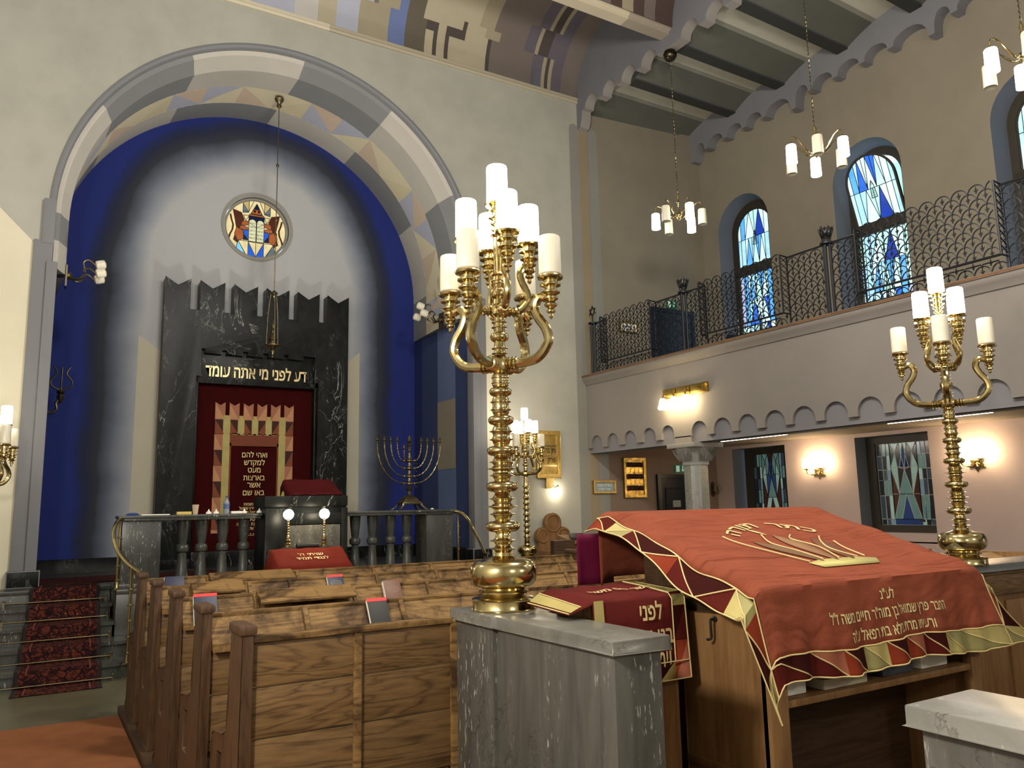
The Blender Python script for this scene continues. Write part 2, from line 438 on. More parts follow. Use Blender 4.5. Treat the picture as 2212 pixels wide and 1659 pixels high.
# triangle band
nt = 24; (ra, ya), (rb, yb) = prof[4], prof[5]
for i in range(nt):
    a0 = -.72+(PI+1.44)*i/nt; a1 = -.72+(PI+1.44)*(i+1)/nt
    S = 4; A = lambda t: a0+(a1-a0)*t
    pal = [(2, 3), (4, 2), (3, 4), (2, 5)][i % 4]
    for k in range(S):
        t0, t1 = k/S, (k+1)/S
        lo = lambda t: (ra, ya); hi = lambda t: (rb, yb)
        mm = lambda t: (ra+(rb-ra)*t, ya+(yb-ya)*t)
        u0, u1 = (t0, t1) if i % 2 else (1-t0, 1-t1)
        m.add([P3(ra, ya, A(t0)), P3(ra, ya, A(t1)), P3(*mm(u1), A(t1)), P3(*mm(u0), A(t0))], [(0, 1, 2, 3)], pal[0])
        m.add([P3(*mm(u0), A(t0)), P3(*mm(u1), A(t1)), P3(rb, yb, A(t1)), P3(rb, yb, A(t0))], [(0, 1, 2, 3)], pal[1])
for s in (0, 1):   # undersides of the arch feet
    a = -.72 if s == 0 else PI+.72
    pts = [P3(r, y, a) for r, y in prof]+[P3(3.0, prof[-1][1], a), P3(3.0, prof[0][1], a)]
    m.add(pts, [tuple(range(len(pts)))], 1)
struct(m.build('trim_2', [M_ARCHL, M_ARCHD, plaster('arch_cream', '#c9c0a4', .05), plaster('arch_peach', '#beab97', .05), plaster('arch_lilac', '#a3a6b4', .05), plaster('arch_straw', '#c3b999', .05)], ang=12))

# ---- niche: spray painted back wall, side walls, skirting
a = NT('niche_spray_paint'); co = a.n('ShaderNodeTexCoord').outputs['Object']
sx = a.n('ShaderNodeSeparateXYZ'); a.l(co, sx.inputs[0])
def mth(op, x, y=None):
    k = a.n('ShaderNodeMath', operation=op)
    for i, v in enumerate((x, y)):
        if v is None: continue
        if hasattr(v, 'links'): a.l(v, k.inputs[i])
        else: k.inputs[i].default_value = v
    return k.outputs[0]
dx = mth('SUBTRACT', sx.outputs[0], 3.02); dz = mth('MAXIMUM', mth('SUBTRACT', sx.outputs[2], AZ), 0.0)
dist = mth('SQRT', mth('ADD', mth('MULTIPLY', mth('MULTIPLY', dx, dx), 1.38), mth('MULTIPLY', dz, dz)))
inn = mth('SUBTRACT', 2.95, dist)
nn = a.noise(co, 1.1, 3, .5)
inn = mth('ADD', inn, mth('MULTIPLY', mth('SUBTRACT', nn, .5), .35))
c = a.ramp(inn, [(.0, lin('#122470')), (.07, lin('#132256')), (.20, lin('#1c223d')), (.36, lin('#2b2f3a')), (.56, lin('#5a6172')), (.80, lin('#8a909b')), (1.0, lin('#a9abae'))])
a.set(Base_Color=c, Roughness=.85); a.bump(a.noise(co, 60, 2), .1, .004)
M_NICHE = a.m
ROSE = (3.04, 6.455, .545)
m = MB()
m.plate([(-.1, .5), (6.1, .5), (6.1, AZ)]+arc(AX, AZ, 3.1, 0, PI, 48)[1:-1]+[(-.1, AZ)], [arc(ROSE[0], ROSE[1], ROSE[2], 0, 2*PI, 48)[:-1]], lambda a, b: (a, 13.4, b), 0)
g = lambda a, b: (a, 13.396, b)
m.plate([(1.28, .9), (1.62, .9), (1.62, 4.17), (1.28, 4.41)], [], g, 1)
m.plate([(4.56, .9), (4.885, .9), (4.885, 4.42), (4.56, 4.16)], [], g, 1)
rr = arc(ROSE[0], ROSE[1], ROSE[2], 0, 2*PI, 48)
m.strip([[(x, 13.4, z) for x, z in rr], [(x, 13.62, z) for x, z in rr]], 2)
struct(m.build('wall_niche', [M_NICHE, plaster('niche_cream', '#b8b29f', .04), M_GREYBLUE]))
m = MB()
YZ = lambda X: (lambda a, b: (X, a, b))
m.plate([(YF, .5), (13.4, .5), (13.4, AZ), (YF, AZ)], [], YZ(.04), 0)
for y0, y1, mi in ((YF, 11.19, 3), (11.19, 11.73, 1), (11.73, 12.41, 2), (12.41, 13.06, 1), (13.06, 13.4, 0)):
    m.plate([(y0, .5), (y1, .5), (y1, AZ), (y0, AZ)], [], YZ(5.955), mi)
m.plate([(11.73, 2.29), (12.41, 2.29), (12.41, 3.45), (11.73, 3.45)], [], YZ(5.950), 4)
struct(m.build('wall_niche_sides', [plaster('niche_blue', '#13225a', .06), M_SLATE, M_SLATEL, M_GREYBLUE, M_TAN]))
m = MB(); m.box(.04, 5.955, 13.34, 13.4, PODZ, 1.02); m.box(5.9, 5.955, 11.1, 13.34, PODZ, 1.02); m.box(.04, .09, 11.1, 13.34, PODZ, 1.02)
struct(m.build('baseboard_niche', M_BMARB, bevel=.008))

# ---- side and rear walls of the nave (beside and behind the viewpoint)
struct(MB().box(-2.6, -2.4, -5, 11.3, 0, 10.2).build('wall_left', M_FRONT))
struct(MB().box(-2.6, 11.4, -5.2, -5, 0, 10.2).build('wall_rear', M_FRONT))

# ---- right wall with window openings
WY = [10.07, 7.46, 4.88, 2.30, -.28]
def uphole(yc, w=.615, z0=3.9, zs=6.79): return [(yc-w, z0), (yc+w, z0), (yc+w, zs)]+arc(yc, zs, w, 0, PI, 20)[1:]
def lohole(yc): return [(yc-.61, 1.02), (yc+.61, 1.02), (yc+.61, 2.62), (yc-.61, 2.62)]
m = MB()
m.plate([(-5, 3.7), (YF, 3.7), (YF, 9.3), (-5, 9.3)], [uphole(y) for y in WY], YZ(XR), 0)
m.plate([(-5, 0), (YF, 0), (YF, 3.7), (-5, 3.7)], [lohole(y) for y in WY], YZ(XR), 1)
for y in WY:
    for h, d in ((uphole(y), .34), (lohole(y), .34)):
        h = h+[h[0]]; kk = .86 if h[0][1] > 3 else 1.0; m.strip([[(XR, a, b) for a, b in h], [(XR+d, y+(a-y)*kk, b if b < 6.8 else 6.79+(b-6.79)*kk) for a, b in h]], 2)
struct(m.build('wall_right', [M_GALL, M_PINK, M_REVEAL]))

# ---- gallery slab, front and arcade frieze
m = MB(); m.box(XN+.14, XR, -5, YF, 2.68, 3.80, 0)
struct(m.build('floor_gallery', [plaster('aisle_ceiling', '#8a7c70')]))
m = MB()
teeth = []
arcs = [(11.0, 10.7), (10.56, 10.26), (10.12, 9.81), (9.66, 9.34), (9.21, 8.93), (8.56, 8.25), (8.12, 7.79), (7.66, 7.34), (7.20, 6.87), (6.75, 6.41), (6.28, 5.95), (5.82, 5.49), (5.36, 5.03), (4.90, 4.57), (4.44, 4.11), (3.98, 3.65), (3.52, 3.19), (3.06, 2.73)]
bot = [(YF, 2.605)]
for y1, y0 in arcs:
    r = (y1-y0)/2
    bot += [(y1, 2.605), (y1, 2.815-r)]+arc((y1+y0)/2, 2.815-r, r, 0, PI, 14)[1:]+[(y0, 2.605)]
bot += [(-5, 2.605), (-5, 3.76), (YF, 3.76)]
m.extr(bot, [], lambda a, b, c: (c, a, b), XN, XN+.05, 0)
m.box(XN+.05, XN+.14, -5, YF, 2.52, 3.76, 1); m.box(XN+.051, XN+.36, -5, YF, 2.52, 2.68, 1)
m.box(XN, XN+.14, 8.57, 8.92, 2.50, 2.62, 0)
struct(m.build('wall_gallery_front', [M_BALC, M_LAV]))
m = MB()
pf = [(XN+.02, 3.70), (XN-.02, 3.70), (XN-.025, 3.73), (XN-.06, 3.77), (XN-.075, 3.80), (XN-.075, 3.835), (XN+.02, 3.835)]
m.extr([(a, b) for a, b in pf], [], lambda a, b, c: (a, c, b), -5, YF, 0)
m.box(XN-.09, XN+.24, -5, YF, 3.835, 3.87, 1)
struct(m.build('trim_3', [M_BALC, wood('ledge_wood', '#7c5a3c', '#523821', 'Y')], bevel=.004))

# ---- scalloped bands carrying the gallery ceiling
def scallop(ys, z0, zt, r, low):
    p = []
    for y in ys:
        p += [(y+r, z0)]+arc(y, z0, r, 0, PI, 12)[1:]
    return p
m = MB()
ys = [P_-d_ for P_ in (11.17, 8.66, 6.15, 3.64, 1.13) for d_ in (.52, 1.045, 1.57, 2.09)]
pts = [(YF, 8.45), (11.0, 8.47), (10.95, 8.60), (10.93, 8.76)] + scallop(ys, 8.76, 0, .187, 0)
yend = pts[-1][0]
pts += [(yend-.05, 8.76), (yend-.05, 10.35), (YF, 10.35)]
m.extr(pts, [], lambda a, b, c: (c, a, b), XN, XN+.2, 0, 1)
struct(m.build('wall_nave_upper', [plaster('nave_upper_paint', '#69696f', .07), plaster('scallop_soffit', '#8b8581', .06)]))
m = MB(); pts = [(YF, 8.40), (11.0, 8.40)]
tips = [(10.66, 8.54), (10.17, 8.55), (9.69, 8.55), (9.21, 8.54), (8.56, 8.40), (8.19, 8.57), (7.70, 8.56), (7.20, 8.56), (6.70, 8.55), (6.05, 8.41), (5.70, 8.57), (5.20, 8.56), (4.70, 8.56), (4.20, 8.55), (3.55, 8.41), (3.2, 8.55), (2.7, 8.55), (2.2, 8.55), (1.7, 8.55)]
py, pz = 11.0, 8.40
for y, z in tips:
    r = (py-y-.10)/2; cy_ = (py+y)/2; zz = max(z, pz)+.02
    pts += [(cy_+r*math.cos(q_)**1, (pz if q_ < PI/2 else z)+(max(z, pz)+.17-(pz if q_ < PI/2 else z))*math.sin(q_)**.8) for q_ in [PI*j/12 for j in range(1, 12)]]+[(y+.05, z), (y-.05, z)]
    py, pz = y, z
pts += [(1.5, 8.6), (1.5, 9.35), (YF, 9.35)]
m.extr(pts, [], lambda a, b, c: (c, a, b), XR-.22, XR, 0)
struct(m.build('trim_4', [plaster('wall_band_paint', '#75757a', .06)]))

# ---- gallery ceiling: shallow barrel bays between dark beams
a = NT('bay_paint'); co = a.n('ShaderNodeTexCoord').outputs['Object']
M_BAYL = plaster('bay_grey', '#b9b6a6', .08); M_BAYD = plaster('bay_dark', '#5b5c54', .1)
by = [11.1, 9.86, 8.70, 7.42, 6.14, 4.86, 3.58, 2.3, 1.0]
zl, zr = 8.78, 8.92; x0, x1 = XN+.2, XR-.2
m = MB(); beams = []
sl = .10
def Z(x, dz): return (zl+(zr-zl)*(x-x0)/(x1-x0))+dz
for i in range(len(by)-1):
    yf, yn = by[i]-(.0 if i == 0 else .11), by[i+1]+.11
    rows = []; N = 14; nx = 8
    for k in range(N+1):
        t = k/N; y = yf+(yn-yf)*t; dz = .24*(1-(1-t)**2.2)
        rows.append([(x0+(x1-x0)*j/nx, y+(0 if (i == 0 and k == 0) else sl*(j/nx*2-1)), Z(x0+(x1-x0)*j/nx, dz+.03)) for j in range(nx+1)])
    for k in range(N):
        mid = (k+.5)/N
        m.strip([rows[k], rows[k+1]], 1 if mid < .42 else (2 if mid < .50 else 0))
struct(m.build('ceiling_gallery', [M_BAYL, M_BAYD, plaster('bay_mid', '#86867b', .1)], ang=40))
for i, y in enumerate(by[1:]):
    b = MB(); h = .10
    b.hexa([(x0, y-h-sl, Z(x0, 0)), (x1, y-h+sl, Z(x1, 0)), (x1, y+h+sl, Z(x1, 0)), (x0, y+h-sl, Z(x0, 0)), (x0, y-h-sl, Z(x0, .6)), (x1, y-h+sl, Z(x1, .6)), (x1, y+h+sl, Z(x1, .6)), (x0, y+h-sl, Z(x0, .6))])
    struct(b.build('trim_%d' % (5+i), M_BEAM))

# ---- nave vault: painted transverse barrel, cornice and tie beams
pal = {'lav': '#a5a8b8', 'cream': '#a89f88', 'beige': '#978d77', 'blue': '#62719c', 'brown': '#5c5448', 'dark': '#473f3c', 'taupe': '#6d635d', 'purp': '#5c5660', 'slate': '#5a5d6a', 'white': '#b5b2ae', 'maroon': '#4b3a36'}
pn = list(pal); PM = [plaster('vault_'+k, v, .07) for k, v in pal.items()]
def vault_col(x, t):
    s = 0
    if t > .33: s = .22
    if t > .62: s = .05
    # far left: pale lavender steps
    if x < 2.65: return 'white' if (int(x*1.7) % 2) else 'lav'
    if x < 3.35+s*.3: return 'lav' if x < 2.95 else 'white'
    if x < 3.57: return 'cream'
    if x < 3.62: return 'slate'
    if x < 3.95+s: return 'lav'
    if x < 4.44+s*.8: return 'beige' if not (.3 < t < .55 and 4.12 < x < 4.25) else 'taupe'
    if x < 4.76: return 'blue'
    if x < 5.12-s*.3: return 'brown'
    if t < .24:
        if x < 5.24: return 'cream'
        if x < 5.31: return 'dark'
        if x < 5.45: return 'cream'
        if x < 5.52: return 'dark'
        if x < 6.26: return 'cream'
    elif t < .30:
        if x < 4.98: return 'brown'
        if x < 5.31: return 'dark'
        if x < 5.45: return 'cream'
        if x < 5.85: return 'dark'
        if x < 6.26: return 'cream'
    elif t < .44:
        if x < 4.98: return 'brown'
        if x < 5.05: return 'dark'
        if x < 5.78: return 'cream'
        if x < 5.85: return 'dark'
        if x < 6.15: return 'cream'
        if x < 6.5: return 'dark' if t < .33 else 'beige'
    else:
        if x < 4.85: return 'brown'
        if x < 4.92: return 'dark'
        if x < 6.0: return 'cream'
        if x < 6.07: return 'dark'
        if x < 6.3: return 'beige'
    if x < 6.31: return 'dark'
    if x < 7.17-s: return 'taupe'
    if x < 7.27-s: return 'purp'
    if x < 7.37-s: return 'slate' if t < .2 else 'purp'
    if x < 7.44-s: return 'beige'
    if x < 7.57-s*.6: return 'dark'
    if x < 7.63-s*.6: return 'beige'
    return 'purp' if x < 7.8 else 'taupe'
m = MB()
for b, (yf, yn, flip) in enumerate(((YF, 8.80, 0), (8.50, 6.2, 1), (5.9, 3.6, 0), (3.3, 1.0, 1))):
    nx, nt_ = (148, 24) if b < 2 else (1, 16)
    X = [-2.4+(XN+2.4)*i/nx for i in range(nx+1)]
    r = (yf-yn)/2
    rows = [[(x, (yf+yn)/2+r*math.cos(PI*k/nt_), 9.03+r*.97*math.sin(PI*k/nt_)) for x in X] for k in range(nt_+1)]
    base = len(m.v); m.v += [p for rw in rows for p in rw]
    for k in range(nt_):
        t = (k+.5)/nt_; t = min(t, 1-t)*2
        for i in range(nx):
            xm = (X[i]+X[i+1])/2
            cname = vault_col(xm, t) if nx > 1 else 'taupe'
            if flip: cname = {'lav': 'cream', 'white': 'cream', 'cream': 'cream', 'blue': 'taupe', 'beige': 'beige'}.get(cname, cname)
            if flip and xm > 7.0: cname = ['maroon', 'beige', 'maroon', 'taupe', 'maroon', 'maroon'][int((xm-7.0)/.2) % 6]
            m.f.append((base+k*(nx+1)+i, base+k*(nx+1)+i+1, base+(k+1)*(nx+1)+i+1, base+(k+1)*(nx+1)+i)); m.m.append(pn.index(cname))
struct(m.build('ceiling', PM, ang=30))
m = MB()
cpro = [(YF+.02, 8.95), (YF-.03, 8.955), (YF-.045, 8.985), (YF-.02, 9.0), (YF-.05, 9.02), (YF-.05, 9.05), (YF+.02, 9.07)]
def runs(m, prof, edges):
    for (xa, xb, mi) in edges: m.extr(prof, [], lambda a, b, c: (c, a, b), xa, xb, mi)
runs(m, cpro, [(-2.4, 3.5, 1), (3.5, 5.0, 0), (5.0, 8.18, 0)])
struct(m.build('trim_20', [plaster('cornice_beige', '#a59d89', .05), plaster('cornice_cream', '#c3bba6', .05)]))
for i, y in enumerate((8.65, 6.05, 3.45, .85)):
    m = MB(); pr_ = [(y+.13, 8.96), (y-.06, 8.96), (y-.07, 9.0), (y-.11, 9.02), (y-.12, 9.07), (y-.15, 9.09), (y-.15, 9.2), (y+.15, 9.2), (y+.15, 9.02)]
    runs(m, pr_, [(-2.4, 7.36, 1), (7.36, XN, 0)])
    struct(m.build('trim_%d' % (21+i), [plaster('tie_beige', '#93897a', .05), plaster('tie_cream', '#b9ae98', .05)]))
struct(MB().box(-2.6, 11.4, -5.2, 1.0, 9.3, 9.5).build('ceiling_rear', M_FRONT))

# ================================================================== PODIUM, STAIRS, ARK
# podium and stair
pod = thing('podium', 'dark marble raised podium in front of the black marble ark', 'podium', (3, 12, 0))
m = MB(); m.box(.87, 5.12, 10.02, 11.09, 0, PODZ-.05); m.box(.07, 5.93, 11.09, 13.34, 0, PODZ-.05); m.box(.865, 5.15, 9.98, 11.09, PODZ-.05, PODZ); m.box(.06, 5.94, 11.085, 13.345, PODZ-.05, PODZ)
m.box(-2.3, .865, 10.68, 11.04, 0, PODZ-.05); m.box(-2.3, .865, 10.665, 11.03, PODZ-.05, PODZ)
m.build('podium_block', M_PODM, pod, bevel=.008)
st = thing('staircase', 'dark marble steps with a patterned runner left of the pews', 'stairs', (.3, 9.9, 0))
RY = [9.28, 9.62, 9.96, 10.30, 10.64]; RH = .165
for i, y in enumerate(RY[:4]):
    m = MB(); z1 = RH*(i+1)
    xr = .99 if i < 2 else .84
    def stepo(gr, yy):
        o = [(-.30, 10.66), (-.30, yy)]
        if i < 2:
            R = .22 if i == 0 else .16
            o += [(xr+gr-R, yy)]+[(xr+gr-R+R*math.sin(PI/2*k/6), yy+R-R*math.cos(PI/2*k/6)) for k in range(1, 7)]
        else: o += [(xr+gr, yy)]
        o += [(xr+gr, 10.0 if i < 2 else 10.66), (.84, 10.0), (.84, 10.66)] if i < 2 else [(xr+gr, 10.66)]
        return o
    m.extr(stepo(0, y), [], lambda a, b, c: (a, b, c), z1-RH, z1-.035)
    m.extr(stepo(.02, y-.025), [], lambda a, b, c: (a, b, c), z1-.035, z1)
    m.build('step', M_PODM, st, ang=25)
# stair runner
a = NT('oriental_runner'); co = a.coord((6, 9, 9)); v = a.n('ShaderNodeTexVoronoi', feature='DISTANCE_TO_EDGE'); v.inputs['Scale'].default_value = 1.6
a.l(co, v.inputs['Vector']); n1 = a.noise(a.coord((22, 22, 22)), 1.2, 3, .6, 1.0); n2 = a.noise(a.coord((40, 40, 40)), 1.0, 1)
c = a.ramp(v.outputs['Distance'], [(.03, lin('#1d0f10')), (.10, lin('#5c2a20')), (.4, lin('#46221b'))])
c = a.mix(a.ramp(n1, [(.47, (0, 0, 0, 1)), (.53, (.85, .85, .85, 1))]), c, lin('#1a1013'))
c = a.mix(a.ramp(n2, [(.74, (0, 0, 0, 1)), (.78, (.7, .7, .7, 1))]), c, lin('#a5835f'))
a.set(Base_Color=c, Roughness=.95, Specular_IOR_Level=.1)
M_RUN = a.m; M_RUNB = plain('runner_border', '#1b1011', .95)
run = thing('stair_runner', 'red patterned carpet runner climbing the marble steps', 'carpet', (.33, 9.9, 0))
def path_run():
    P = [(8.92, .012)]
    for i, y in enumerate(RY):
        P += [(y-.035, RH*i+.012), (y-.038, RH*(i+1)-.02), (y-.03, RH*(i+1)+.012)]
    return P+[(11.0, PODZ+.012)]
pr_ = path_run(); m = MB()
def runx(y): k = (y-9.0)/1.8; return -.06+.12*k, .70+.05*k
for x_a, x_b, mi in ((0, .05, 1), (.05, .95, 0), (.95, 1, 1)):
    rows = []
    for y, z in pr_:
        l, r = runx(y); rows.append([(l+(r-l)*x_a, y, z), (l+(r-l)*x_b, y, z)])
    m.strip(rows, mi)
rb = m.build('runner', [M_RUN, M_RUNB], run, solid=.008)
for sx0, sx1 in ((.13, .145), (.855, .87)):
    m = MB(); rows = []
    for y, z in pr_:
        l, r = runx(y); rows.append([(l+(r-l)*sx0, y, z+.003), (l+(r-l)*sx1, y, z+.003)])
    m.strip(rows); m.build('border_line', plain('runner_line', '#6e3226', .95), run)
pm = MB()
pm.strip([[(-.0+.7*j/8, 10.9, PODZ+.01) for j in range(9)]]*1+[[(0+.7*j/8, 10.7, PODZ+.01) for j in range(9)]])
for i, y in enumerate(RY):
    r = thing('stair_rod', 'brass stair rod holding the runner, %s' % ['at the foot of the lowest step', 'on the lowest tread', 'on the second tread', 'on the third tread', 'on the topmost tread'][i], 'stair rod', (.33, y-.05, RH*i), 0, 'brass rods holding the stair runner')
    MB().tube([(-.19, y-.052, RH*i+.034), (.81, y-.052, RH*i+.034)], .0075, 8).build('rod', M_OLDBR, r)
    for x in (-.19, .81):
        MB().box(x-.008, x+.008, y-.062, y-.042, RH*i+.001, RH*i+.06).ball((x, y-.052, RH*i+.06), .014, 0, 8, 5).build('bracket', M_OLDBR, r)
# upper rug on the podium
m = MB(); m.box(.12, 2.3, 11.2, 12.3, PODZ+.001, PODZ+.012)
tag(m.build('rug', M_RUN), 'red patterned rug lying on the podium floor by the niche', 'rug')

# balustrade
bal = thing('balustrade', 'grey veined marble balustrade along the front of the podium', 'balustrade', (3, 10.2, PODZ))
for xa, xb in ((.87, 2.43), (3.50, 5.10)):
    m = MB(); m.box(xa, xb, 10.06, 10.46, 1.565, 1.60); m.box(xa-.015, xb+.015, 10.04, 10.48, 1.595, 1.628)
    m.build('coping', M_PODM, bal, bevel=.008)
    MB().box(xa, xb, 10.04, 10.40, PODZ+.001, PODZ+.05).build('plinth', M_PODM, bal, bevel=.006)
for xa, xb in ((.90, 1.31), (4.66, 5.06)):
    MB().box(xa, xb, 10.09, 10.44, PODZ+.05, 1.565).build('post', M_PODM, bal, bevel=.006)
bp = [(.075, .87), (.075, .90), (.062, 1.0), (.050, 1.14), (.052, 1.165), (.044, 1.175), (.044, 1.185), (.066, 1.20), (.074, 1.235), (.066, 1.27), (.045, 1.285), (.045, 1.295), (.050, 1.31), (.062, 1.42), (.070, 1.52), (.072, 1.57)]
for x in (1.57, 1.78, 2.02, 2.27, 3.70, 3.94, 4.20, 4.44):
    MB().lathe(bp, (x, 10.25, 0), 20).build('baluster', M_PODM, bal)
# marble pulpit in the middle of the balustrade
pul = thing('pulpit', 'veined black marble reading pulpit in the middle of the balustrade', 'pulpit', (2.97, 10.2, 0))
m = MB(); m.box(2.46, 3.47, 9.98, 10.5, PODZ+.001, 1.70); m.box(2.44, 3.49, 9.95, 10.52, 1.70, 1.83); m.box(2.45, 2.72, 9.93, 9.975, .0, 1.68); m.box(3.40, 3.485, 9.93, 9.975, .0, 1.68); m.box(2.72, 3.40, 9.93, 9.98, 1.48, 1.62)
m.build('pulpit_block', M_BMARB, pul, bevel=.006)
MB().box(2.73, 3.39, 9.94, 9.975, .2, 1.47).build('front_panel', M_GMARB, pul)
def slope_cloth(name, label, x0, x1, y0, z0, y1, z1, drop, mat, side=.12, lines=None, group=None):
    """a cloth over a sloping desk top: y0,z0 the near edge, y1,z1 the far edge"""
    t = thing(name, label, 'cloth', ((x0+x1)/2, y0, z0), 0, group)
    N = 24; rows = []
    L = math.hypot(y1-y0, z1-z0)
    ss = [-side]+[(-.02)]+[(x1-x0)*i/N for i in range(N+1)]+[(x1-x0)+.02, (x1-x0)+side]
    tt = [-drop, -drop*.5, -.02]+[L*i/8 for i in range(9)]+[L+.02, L+.14]
    for q in tt:
        row = []
        for s in ss:
            if q < 0: y, z = y0-.012-.018*(-q)/drop*(1+.6*math.sin(s*31)), z0+q
            elif q > L: y, z = y1+.012, z1-(q-L)
            else: y, z = y0+(y1-y0)*q/L, z0+(z1-z0)*q/L
            x = x0+s
            ov = max(0, -s, s-(x1-x0))
            if ov > 0:
                x = (x0-ov*.35-.01) if s < 0 else (x1+ov*.35+.01); z -= ov*.93
            z += .003*math.sin(s*19+q*13)+.002*math.sin(s*43-q*9)
            row.append((x, y, z+.006))
        rows.append(row)
    MB().strip(rows).build('cloth', mat, t, solid=.005, ang=60)
    if lines:
        for s_, size, q, wdt in lines:
            m = MB()
            if q < 0: fn = lambda a, b: ((x0+x1)/2+a, y0-.042-.0*b, z0+q+b)
            else: fn = lambda a, b: ((x0+x1)/2+a, y0+(y1-y0)*(q+b)/L, z0+(z1-z0)*(q+b)/L+.014)
            put_text(m, s_, size, fn, 0, wdt)
            m.build('lettering', M_GOLD, t)
    return t
MB_ = MB()
ld = thing('book_rest', 'sloping wooden book rest on top of the marble pulpit', 'book rest', (3.1, 10.2, 1.83))
MB().hexa([(2.80, 10.02, 1.832), (3.40, 10.02, 1.832), (3.40, 10.40, 1.832), (2.80, 10.40, 1.832), (2.80, 10.02, 1.86), (3.40, 10.02, 1.86), (3.40, 10.40, 2.03), (2.80, 10.40, 2.03)]).build('rest_board', M_WDARK, ld)
slope_cloth('pulpit_cloth', 'dark red velvet cloth draped over the book rest on the marble pulpit', 2.79, 3.41, 10.01, 1.87, 10.40, 2.045, .0301, velvet('deep_red_velvet', '#4a1113'), .1)

# ---- ark
ARX0, ARX1, ARY = 1.60, 4.58, 13.14
ark = thing('ark', 'tall black marble ark surround with swallow-tail battlements in the niche', 'ark', (3.09, 13.2, PODZ))
mw, gp = .372, .1496
top = []
x = ARX0
for i in range(6):
    top += [(x, 5.33), (x+mw/2, 5.215), (x+mw, 5.33)]
    if i < 5: top += [(x+mw, 4.84), (x+mw+gp, 4.84)]
    x += mw+gp
op = [(2.12, PODZ-.01), (2.12, 3.78), (2.18, 3.78), (2.18, 4.22)]
xx = 2.18; tw = .085; tg = (4.0-2.18-tw*6)/5
for i in range(5):
    op += [(xx+tw*.5, 4.22), (xx+tw*.5, 4.155), (xx+tw*.5+tg*1.0, 4.155), (xx+tw*.5+tg*1.0, 4.22)]; xx += tg+tw*.8
op += [(4.0, 4.22), (4.0, 3.78), (4.06, 3.78), (4.06, PODZ-.01)]
poly = [(ARX0, PODZ)]+[(ARX0, PODZ)]*0+top+[(ARX1, PODZ)]+[(4.06, PODZ)]+op[::-1][1:-1]+[(2.12, PODZ)]
MB().extr(poly, [], lambda a, b, c: (a, c, b), ARY, 13.38).build('surround', M_BMARB, ark, bevel=.006)
m = MB(); m.box(2.14, 4.04, ARY+.06, 13.38, 3.68, 4.25); m.build('lintel', M_BMARB, ark, bevel=.006)
m = MB(); m.box(2.12, 2.16, ARY+.06, 13.37, PODZ, 3.7); m.box(4.02, 4.06, ARY+.06, 13.37, PODZ, 3.7); m.box(2.1, 4.1, 12.9, 13.14, PODZ, 1.06); m.build('jamb', M_BMARB, ark, bevel=.005)
m = MB(); put_text(m, 'דע לפני מי אתה עומד', .27, lambda a, b: (3.065+a, ARY+.056, 3.80+b), 0, 1.62, .02)
m.build('lettering', plain('gilt_letters', '#d8c48e', .35, .4), ark)
m = MB(); m.box(1.50, 4.68, 12.96, 13.14, PODZ, .96); m.build('threshold', M_BMARB, ark, bevel=.006)
# ---- curtain
cur = thing('ark_curtain', 'dark red velvet ark curtain with gold and brown embroidered gateway', 'curtain', (3.08, 13.25, 3.7))
rows = []
for k in range(25):
    z = 3.695-(3.695-PODZ-.07)*k/24
    rows.append([(2.17+1.85*j/60, 13.325+.010*math.sin(j*.55+.3*math.sin(k*.2))*(.3+.7*abs(math.sin(j*.05))), z) for j in range(61)])
MB().strip(rows).build('velvet', velvet('curtain_velvet', '#370506', .9, 0), cur, solid=.01)
CY = 13.295
m = MB(); pl = lambda a, b, c=0: (a, CY-c, b)
def poly_(p, mi, d=.0): m.extr(p, [], lambda a, b, c: (a, c, b), CY-.004-d, CY, mi)
ex0, ex1 = 2.44, 3.70; mw2 = .158; g2 = (ex1-ex0-6*mw2)/5
x = ex0
for i in range(6):
    t_ = 3.40; fl = i >= 3
    q = [(x, 3.12), (x+mw2, 3.12), (x+mw2, t_), (x+mw2/2, t_-.05), (x, t_)]
    poly_([(x, 3.12), (x+mw2, 3.12), (x+mw2*.0 if not fl else x+mw2, t_-.02), ] if False else q, 2)
    tri = [(x+.008, 3.13), (x+mw2-.008, 3.13), (x+.008, t_-.03)] if not fl else [(x+.008, 3.13), (x+mw2-.008, 3.13), (x+mw2-.008, t_-.03)]
    poly_(tri, 3, .003)
    if i < 5: poly_([(x+mw2-.02, 2.90), (x+mw2+g2+.02, 2.90), (x+mw2+g2+.02, 3.13), (x+mw2+g2, 3.13), (x+mw2+g2, 3.19), (x+mw2, 3.19), (x+mw2, 3.13), (x+mw2-.02, 3.13)], 0, .005)
    # row of dark triangles under the merlons
    b0, b1 = 2.88, 3.12
    poly_([(x, b0), (x+mw2, b0), (x+mw2, b1), (x, b1)], 4)
    poly_([(x+.008, b1-.008), (x+.008, b0+.008), (x+mw2-.01, b0+.008)] if not fl else [(x+mw2-.008, b1-.008), (x+.01, b0+.008), (x+mw2-.008, b0+.008)], 1, .003)
    x += mw2+g2
